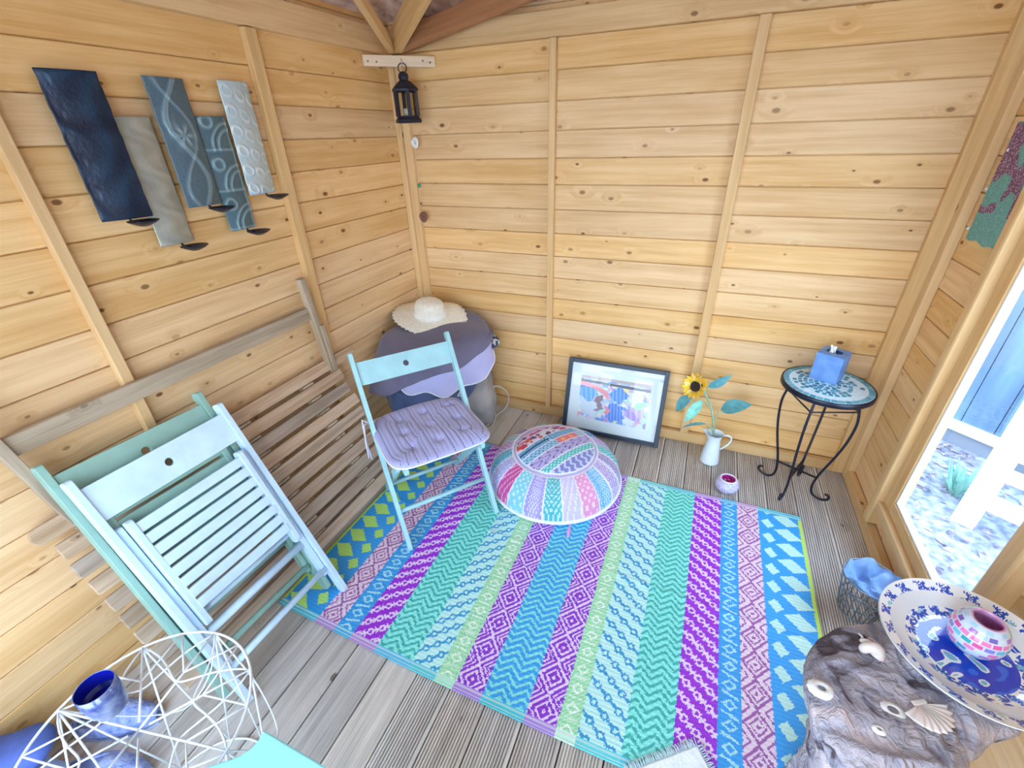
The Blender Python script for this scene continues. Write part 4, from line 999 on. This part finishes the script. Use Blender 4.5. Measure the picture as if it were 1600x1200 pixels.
for i in range(nr):
    for j in range(na_): j2 = (j+1) % na_; fs.append((i*na_+j, i*na_+j2, (i+1)*na_+j2, (i+1)*na_+j))
q.add(vs, fs).build('lining', m_bl, bk, True)

m_drift = bpy.data.materials.new('driftwood'); m_drift.use_nodes = True
def setup_drift(m):
    t = m.node_tree; N = t.nodes; L = t.links; b = N['Principled BSDF']; b.inputs['Roughness'].default_value = .85
    tc = N.new('ShaderNodeTexCoord'); n1 = N.new('ShaderNodeTexNoise'); n1.inputs['Scale'].default_value = 9; n1.inputs['Detail'].default_value = 7; n1.inputs['Distortion'].default_value = 1.6
    L.new(tc.outputs['Object'], n1.inputs['Vector']); r = N.new('ShaderNodeValToRGB'); L.new(n1.outputs[0], r.inputs[0])
    e = r.color_ramp.elements; e[0].position = .36; e[0].color = (.09, .065, .08, 1); e[1].position = .70; e[1].color = (.62, .52, .54, 1)
    k = e.new(.42); k.color = (.33, .32, .40, 1); k = e.new(.55); k.color = (.46, .42, .47, 1)
    L.new(r.outputs[0], b.inputs['Base Color']); bp = N.new('ShaderNodeBump'); bp.inputs['Strength'].default_value = 1.0; bp.inputs['Distance'].default_value = .014
    n2 = N.new('ShaderNodeTexNoise'); n2.inputs['Scale'].default_value = 30; n2.inputs['Detail'].default_value = 6; n2.inputs['Distortion'].default_value = 2.5; L.new(tc.outputs['Object'], n2.inputs['Vector'])
    L.new(n2.outputs[0], bp.inputs['Height']); L.new(bp.outputs[0], b.inputs['Normal'])
setup_drift(m_drift)
SC = Vector((2.178, -1.600, 0)); ZS = .612
st_ = thing('tree_stump', SC, 'gnarled grey brown driftwood stump used as a table, carrying a platter', 'stump')
tab = {0: .165, 15: .185, 40: .20, 70: .185, 95: .165, 120: .150, 150: .160, 180: .190, 205: .215, 225: .235, 245: .245, 262: .20, 280: .150, 300: .112, 330: .110, 345: .125, 360: .165}
ks = sorted(tab); vs = []; fs = []; NA, NR, NZ = 220, 46, 60
for i in range(NR+NZ+1):
    for j in range(NA):
        a = 360*j/NA; r0 = float(np.interp(a, ks, [tab[k] for k in ks])); ar = R(a)
        if i <= NR: t = i/NR; r_ = r0*t; z = ZS-.028*t**6
        else:
            t = (i-NR)/NZ; z = ZS-.028-(ZS-.03)*t; fl_ = (1-.45*math.sin(min(1, t*1.3)*math.pi/2)+.05*t**3); r_ = r0*fl_*(1+.06*t*math.sin(ar*5+1))
        x, y = r_*math.cos(ar), r_*math.sin(ar)
        w = Vector((x*9, y*9, z*6)); w += Vector((noise.noise(w*.8), noise.noise(w*.8+Vector((5, 5, 5))), 0))*1.4
        rg = 1-abs(noise.noise(w))*2; rg2 = 1-abs(noise.noise(w*2.3))*2
        d = .016*(rg-.6)+.008*(rg2-.5)
        if i <= NR: z += d*min(1, .35+t)*(.55 if (x > .02 and y > 0) else 1)-.004
        else: r_ += d*.9; x, y = r_*math.cos(ar), r_*math.sin(ar)
        vs.append((x, y, max(z, .0095)))
for i in range(NR+NZ):
    for j in range(NA): j2 = (j+1) % NA; fs.append((i*NA+j, i*NA+j2, (i+1)*NA+j2, (i+1)*NA+j))
MB().add(vs, fs).build('trunk', m_drift, st_, True)
m_sh = mat('pearly_shell', (.62, .58, .56), .35, col2=(.80, .70, .66), nscale=30); m_shw = mat('chalky_shell', (.80, .80, .78), .6)
def shell_scallop(x, y, z, s, rz, tilt, label):
    t = thing('seashell', (x, y, z), label, 'shell', rz=rz); q = MB(); vs = []; fs = []; n_, k_ = 44, 12
    for i in range(k_+1):
        r_ = i/k_
        for j in range(n_+1):
            a = R(-78+156*j/n_); rib = .05*math.cos(j/n_*2*math.pi*10)*r_
            rr_ = s*r_*(1+.04*math.cos(j/n_*2*math.pi*10)); vs.append((rr_*math.cos(a), rr_*math.sin(a)*.9, s*(.30*math.sin(math.pi*min(r_, 1)*.62)*math.cos(a)**.5 if math.cos(a) > 0 else 0)+s*rib))
    for i in range(k_):
        for j in range(n_): fs.append((i*(n_+1)+j, i*(n_+1)+j+1, (i+1)*(n_+1)+j+1, (i+1)*(n_+1)+j))
    o = q.add(vs, fs).build('shell_fan', m_sh, t, True); o.rotation_euler = (0, tilt, 0); s2_ = o.modifiers.new('t', 'SOLIDIFY'); s2_.thickness = .002
    q = MB().box(-.12*s, .06*s, -.28*s, .28*s, 0, .10*s); q.build('hinge', m_sh, t, bevel=.002)
    return t
def shell_cone(x, y, z, s, label, rz=0, hole=.35, ht_=.45):
    t = thing('seashell', (x, y, z), label, 'shell', rz=rz)
    MB().lathe([(s, 0), (s*.9, s*ht_*.5), (s*.6, s*ht_*.9), (s*hole, s*ht_), (s*hole*.8, s*ht_*.6), (s*.8, .0)], 40, fn=lambda r, z_, a: (r*(1+.04*math.cos(a*14))*(1+.15*math.cos(2*a)), z_)).build('shell_ring', m_shw, t, True); return t
def conch(x, y, z, s, rz, label):
    t = thing('seashell', (x, y, z), label, 'shell', rz=rz); q = MB(); pts = []; rad = []
    for i in range(70):
        k = i/69; a = k*math.pi*5.2; r_ = s*.32*k**1.3; pts.append((s*(.75-k*1.05), r_*math.cos(a), s*.34+r_*math.sin(a))); rad.append(s*(.03+.30*k**1.5))
    q.tube(pts, rad, 14).build('whorl', m_sh, t, True)
    vs = []; fs = []
    for i in range(13):
        for j in range(7):
            a = i/12*math.pi; b_2 = j/6; vs.append((s*(-.65+1.15*i/12), -s*(.30+.38*b_2*math.sin(a)), s*(.22+.25*b_2*b_2)))
    for i in range(12):
        for j in range(6): fs.append((i*7+j, i*7+j+1, (i+1)*7+j+1, (i+1)*7+j))
    o = MB().add(vs, fs).build('lip', mat('pink_shell_lip', (.68, .48, .44), .3), t, True); s2_ = o.modifiers.new('t', 'SOLIDIFY'); s2_.thickness = .003
    return t
conch(2.098, -1.555, ZS-.004, .042, R(110), 'pearly conch shell on the stump left of the platter')
shell_scallop(2.165, -1.640, ZS+.002, .050, R(-60), R(10), 'ribbed scallop shell on the stump beside the platter rim')
shell_cone(2.000, -1.672, ZS-.012, .022, 'pale limpet shell ring near the left edge of the stump')
shell_cone(2.118, -1.668, ZS-.006, .019, 'white limpet shell ring nearest the scallop shell', ht_=.3, hole=.5)
shell_cone(2.085, -1.716, ZS-.006, .010, 'tiny white shell in the middle of the stump top', ht_=.6)

# platter
pl_ = thing('platter', (2.281, -1.497, .6185), 'large round blue and white patterned platter on the driftwood stump', 'platter')
n1, n2 = 360, 96; rp_ = np.linspace(0, .157, n2+1); tp = np.linspace(0, 2*math.pi, n1+1); TP, RP = np.meshgrid(tp, rp_)
zp = .008+.0*RP+np.where(RP > .085, (RP-.085)*.36, 0)+np.where(RP > .115, (RP-.115)*.10, 0)+np.where(RP < .085, 0, 0)
Pp = np.stack([RP*np.cos(TP), RP*np.sin(TP), zp], -1)
t2 = (tp[1:]+tp[:-1])/2; r2 = (rp_[1:]+rp_[:-1])/2; TT, RP2 = np.meshgrid(t2, r2); XX, YY = RP2*np.cos(TT), RP2*np.sin(TT)
cp = np.ones(TT.shape+(3,))*hx('f4fafd'); bl, bl2, tq = hx('1f55c4'), hx('123fd0'), hx('7cc4dc')
def petals(cx, cy, s, rot, c, n_=5):
    for k in range(n_):
        a = rot+(k-(n_-1)/2)*.55; px, py = cx+math.cos(a)*s*.7, cy+math.sin(a)*s*.7
        dx, dy = XX-px, YY-py; u_ = dx*math.cos(a)+dy*math.sin(a); v_ = -dx*math.sin(a)+dy*math.cos(a)
        cp[(u_/(s*.42))**2+(v_/(s*.15))**2 < 1] = c
for k in range(38):
    a = 2*math.pi*k/38; petals(.1425*math.cos(a), .1425*math.sin(a), .0125, a+1.2+(.8 if k % 2 else -2.4), bl, 6)
    petals(.132*math.cos(a+.08), .132*math.sin(a+.08), .010, a+2.6+k, bl if k % 4 else tq, 4)
for k in range(22):
    a = 2*math.pi*k/22; petals(.098*math.cos(a), .098*math.sin(a), .020, a+(.6 if k % 2 else 2.6), bl, 6); petals(.086*math.cos(a+.2), .086*math.sin(a+.2), .014, a+k, tq if k % 2 else bl, 4)
sw = .5+.5*np.sin(XX*70+np.sin(YY*60)*2.5)*np.cos(YY*62+np.sin(XX*50)*2); cen_ = (RP2 < .080)
cp[cen_ & (sw > .22)] = bl2; cp[cen_ & (sw > .80)] = hx('2f6be8'); cp[cen_ & (sw < .10)] = tq
cp[(np.abs(RP2-.1545) < .003)] = hx('f6fafc')
m_pl = vcol('glazed_ceramic', .12, coat=.6)
cgrid('platter_face', Pp, cp, m_pl, pl_)
MB().lathe([(.157, .0371-.0), (.1575, .034), (.115, .022), (.085, .003), (.050, .0), (0, .002)], 96).build('underside', mat('white_glaze', (.80, .84, .88), .2), pl_, True)
# mosaic glass bowl on the platter
mb = thing('mosaic_bowl', (2.288, -1.480, .6275), 'round pink and teal mosaic glass candle bowl on the platter', 'candle bowl')
n1, n2 = 96, 36; ph = np.linspace(R(-62), R(56), n2+1); tp = np.linspace(0, 2*math.pi, n1+1); TP, PH = np.meshgrid(tp, ph); rb = .047
Pb = np.stack([rb*np.cos(PH)*np.cos(TP), rb*np.cos(PH)*np.sin(TP), rb*1.12*(np.sin(PH)-math.sin(R(-62)))], -1)
row = np.arange(n2)//4; cb = np.zeros((n2, n1, 3)); tl = [hx(h) for h in ['5fb8d4', 'a878cc', 'd8559f', '3a94bc', 'a3cbe6', '7d7dce', 'c2d8ec', '2fa0ac', 'e07ab4', '6a5cb4']]
for i in range(n2):
    for j in range(n1):
        jj = (j+(row[i] % 2)*3)//6; cb[i, j] = tl[(row[i]*7+jj*5+(jj*jj*3+row[i]*jj) % 4) % 10]
        if i % 4 == 3 or (j+(row[i] % 2)*3) % 6 == 5: cb[i, j] = hx('c9cfe0')
cgrid('bowl', Pb, cb, vcol('mosaic_glass', .15, coat=.5), mb, smooth=False)
rt = rb*math.cos(R(56)); zt = rb*1.12*(math.sin(R(56))-math.sin(R(-62)))
MB().lathe([(rt, zt), (rt-.004, zt), (rb*.80, zt*.7), (rb*.9, zt*.4), (rb*.6, zt*.12), (0, zt*.06)], 40).build('lining', mat('pink_glass_lining', (.60, .22, .50), .2, col2=(.75, .45, .68), nscale=50), mb, True)

# ================================================================== BOTTOM LEFT: WIRE TABLE, CANDLE HOLDER, SLIPPERS, STOOL
wt = thing('wire_table', (.632, -2.227, 0), 'round white geometric wire side table at the left front', 'wire table')
m_ww = mat('white_wire', (.82, .86, .90), .35)
RT, ZW = .228, .448
def P3(r_, dg, z): return (r_*math.cos(R(dg)), r_*math.sin(R(dg)), z)
def arc(r_, z, d0=0, d1=360, n_=72, c=(0, 0)): return [(c[0]+r_*math.cos(R(d)), c[1]+r_*math.sin(R(d)), z) for d in np.linspace(d0, d1, n_)]
MB().tube(arc(RT, ZW)[:-1], .0032, 6, closed=True).build('top_ring', m_ww, wt, True)
MB().tube(arc(.165, .004)[:-1], .0032, 6, closed=True).build('base_ring', m_ww, wt, True)
NB = 8
for k in range(NB):
    a = 360*k/NB+12; st2 = 360/NB
    # top pattern: spokes, hexagonal web and petals
    MB().tube([P3(.02 if k % 2 else .0, a, ZW), P3(RT, a, ZW)], .0026, 6).build('top_wire', m_ww, wt, True)
    MB().tube([P3(.125, a, ZW), P3(RT, a+st2/2, ZW)], .0022, 6).build('top_wire', m_ww, wt, True)
    MB().tube([P3(.125, a+st2, ZW), P3(RT, a+st2/2, ZW)], .0022, 6).build('top_wire', m_ww, wt, True)
    pet = [P3(RT-(RT-.105)*math.sin(t*math.pi), a+st2*2*t, ZW-.003) for t in np.linspace(0, 1, 18)]
    MB().tube(pet, .0024, 6).build('top_petal', m_ww, wt, True)
    # sides: crossing straight wires down to the smaller base ring, one swept arch each
    MB().tube([P3(RT, a, ZW), P3(.165, a+st2*.5, .005)], .0026, 6).build('side_wire', m_ww, wt, True)
    MB().tube([P3(RT, a, ZW), P3(.165, a-st2*.5, .005)], .0026, 6).build('side_wire', m_ww, wt, True)
    if k % 2 == 0: MB().tube(cr([P3(RT, a, ZW), P3(.222, a+st2*.45, .26), P3(.215, a+st2, .16), P3(.222, a+st2*1.55, .26), P3(RT, a+st2*2, ZW)], 6), .0024, 6).build('side_wire', m_ww, wt, True)
ck = thing('candle_holder', (.530, -2.222, ZW+.004), 'cobalt blue glass candle holder on the white wire table', 'candle holder')
MB().lathe([(.0, .0), (.026, .0), (.032, .006), (.0365, .030), (.0385, .060), (.0385, .092), (.0365, .092), (.0362, .060), (.033, .030), (.024, .010), (0, .010)], 40).build('glass_cup', mat('iridescent_blue_glass', (.025, .045, .26), .12, .25, col2=(.34, .40, .56), nscale=22), ck, True)
MB().lathe([(.0358, .0915), (.0355, .045), (.028, .016), (0, .014)], 40).build('lining', mat('cobalt_lining', (.006, .010, .30), .2), ck, True)

m_kn = mat('periwinkle_knit', (.20, .28, .66), .9, col2=(.42, .50, .82), nscale=60, bump=1, bscale=120)
def slipper(x, y, rz, label, mt):
    t = thing('slipper', (x, y, 0), label, 'slipper', group=None, rz=rz)
    n_, k_ = 40, 16; vs = []; fs = []
    for i in range(n_+1):
        u_ = i/n_; L_ = .26; xx = -L_/2+L_*u_; w = .048*(math.sin(math.pi*min(1, max(0, u_*.96+.02)))**.45)*(1+.12*u_); hgt = .035+.045*math.exp(-((u_-.62)/.26)**2)
        for j in range(k_+1):
            a = math.pi*j/k_; open_ = u_ < .55 and abs(a-math.pi/2) < .62
            z = hgt*math.sin(a)**.8*(1 if not open_ else .86); 
            if u_ < .06 or u_ > .97: z *= .8
            vs.append((xx, w*math.cos(a), max(.012, z+.012)))
    for i in range(n_):
        for j in range(k_):
            u_ = (i+.5)/n_; a = math.pi*(j+.5)/k_
            if .08 < u_ < .55 and abs(a-math.pi/2) < .55: continue
            fs.append((i*(k_+1)+j, i*(k_+1)+j+1, (i+1)*(k_+1)+j+1, (i+1)*(k_+1)+j))
    o = MB().add(vs, fs).build('upper', mt, t, True); s2_ = o.modifiers.new('t', 'SOLIDIFY'); s2_.thickness = .006
    poly = [(-.13+.26*i/20, .050*math.sin(math.pi*min(1, i/20*.96+.02))**.4) for i in range(21)]; poly += [(x_, -y_) for x_, y_ in poly[::-1]]
    MB().prism(poly, lambda p, k: (p[0], p[1], .001+.012*k)).build('sole', mat('pale_sole', (.50, .56, .80), .8), t)
    return t
slipper(.165, -2.190, R(28), 'periwinkle knitted slipper nearest the left wall', m_kn)
slipper(.285, -2.290, R(20), 'periwinkle knitted slipper under the white wire table', m_kn)
softbox('cushion', (.145, -2.44, .075), .15, .105, .07, R(20), mat('pale_blue_cotton', (.36, .48, .78), .85, var=.12, nscale=6), .03, 22, None, .6, label='pale blue cushion on the floor at the front left corner', cat='cushion')
softbox('folded_throw', (.10, -2.37, .165), .10, .06, .03, R(40), mat('deep_blue_throw', (.08, .13, .42), .9, var=.2, nscale=12), .02, 31, None, .6, label='deep blue throw lying on the pale blue floor cushion', cat='throw')

# mint stool, front
ms = thing('stool', (1.16, -2.33, 0), 'turquoise painted stool with scalloped edge at the front edge of picture', 'stool')
m_mi = mat('turquoise_paint', (.30, .74, .74), .4, var=.04)
poly = []
for k in range(25):
    t = k/24; y = .20-.40*t; poly.append((-.275+.022*math.sin(t*math.pi*5)-.07*math.sin(t*math.pi), y))
for k in range(25):
    t = k/24; poly.append((.275-.022*math.sin(t*math.pi*5)+.07*math.sin(t*math.pi)-.0, -.20+.40*t))
MB().prism(poly, lambda p, k: (p[0]+.045, p[1], .478+.022*k)).build('seat', m_mi, ms, bevel=.004)
for sx in (-1, 1):
    for sy in (-1, 1):
        MB().bar((sx*.20+.045, sy*.14, .478), (sx*.235+.045, sy*.165, .002), .036, .036).build('leg', m_mi, ms, bevel=.003)
    MB().bar((sx*.215+.045, -.145, .20), (sx*.215+.045, .145, .20), .020, .030).build('stretcher', m_mi, ms, bevel=.002)

# white fringed mat on the rug, front
fm = thing('fringed_mat', (1.85, -1.715, .012), 'white mat with frayed fringe lying on the near edge of the rug', 'mat', rz=R(38))
q = MB().box(-.145, .085, -.20, .10, 0, .010).build('cloth', mat('white_cotton', (.86, .90, .90), .9, var=.04, nscale=40, bump=.5, bscale=90), fm, bevel=.004)
fr_ = MB()
for k in range(60):
    x_ = -.145+.23*k/59; a = random.uniform(-.4, .4); fr_.tube([(x_, .10, .006), (x_+.008*a, .112, .007), (x_+.02*a, .122, .002)], .0014, 4)
for k in range(70):
    y_ = -.20+.30*k/69; a = random.uniform(-.4, .4); fr_.tube([(.085, y_, .006), (.097, y_+.008*a, .007), (.106, y_+.02*a, .002)], .0014, 4)
fo = fr_.build('fringe', mat('pale_fringe', (.62, .74, .78), .9), fm); fo['kind'] = 'stuff'

# ================================================================== WALL ART on the right wall
wa = thing('wall_hanging', (XR-.012, -.290, 1.23), 'teal and purple glittery canvas hung beside the window', 'wall art')
n1, n2 = 70, 110; yy = np.linspace(0, -.21, n1+1); zz = np.linspace(0, .36, n2+1); Yg, Zg = np.meshgrid(yy, zz)
yc = (yy[1:]+yy[:-1])/2; zc = (zz[1:]+zz[:-1])/2; Y4, Z4 = np.meshgrid(yc, zc); ca = np.ones(Y4.shape+(3,))*hx('5fa8a4')
nzv = np.array([[noise.noise(Vector((y*14, z*14, 2.2))) for y in yc] for z in zc]); nzf = rng.random(Y4.shape)
purp = (nzv+1.1*(Z4-.13)*2-.6*np.abs(Y4+.12)*3 > .02) & (Z4 > .09)
ca[purp] = hx('6d3f66'); ca[purp & (nzf > .78)] = hx('c8a8cc'); ca[~purp & (nzf > .8)] = hx('7fc4c0'); ca *= (.85+.15*rng.random(Y4.shape))[..., None]
o = cgrid('canvas_face', np.stack([-.022+.0*Yg, Yg, Zg+.004*np.sin(Yg*60)], -1), ca, vcol('glitter_paint', .5), wa, smooth=False); o.location = (0, .09, 0)
MB().box(-.0215, .0115, -.12, .09, .004, .36).build('canvas_edge', mat('canvas_teal', (.10, .30, .30), .8), wa)
for y_, z_ in ((.075, .28), (.10, .16), (.105, .03)):
    ball('bead', (-.02, y_, z_), .006, mat('clear_bead', (.75, .72, .70), .1), wa)

# repeats share a group
for o in list(bpy.context.scene.objects):
    if o.parent is None and 'label' in o:
        k = o.name.split('.')[0]
        g_ = {'folding_chair': 'folding wooden chairs', 'seashell': 'seashells on the driftwood stump', 'slipper': 'knitted slippers at the left wall',
              'blanket': 'blankets draped over the corner pile', 'garden_plant': 'low green plants outside the window'}.get(k)
        if k == 'seat_cushion' and 'pile' in o['label']: g_ = 'cushions stacked in the corner pile'
        if g_: o['group'] = g_
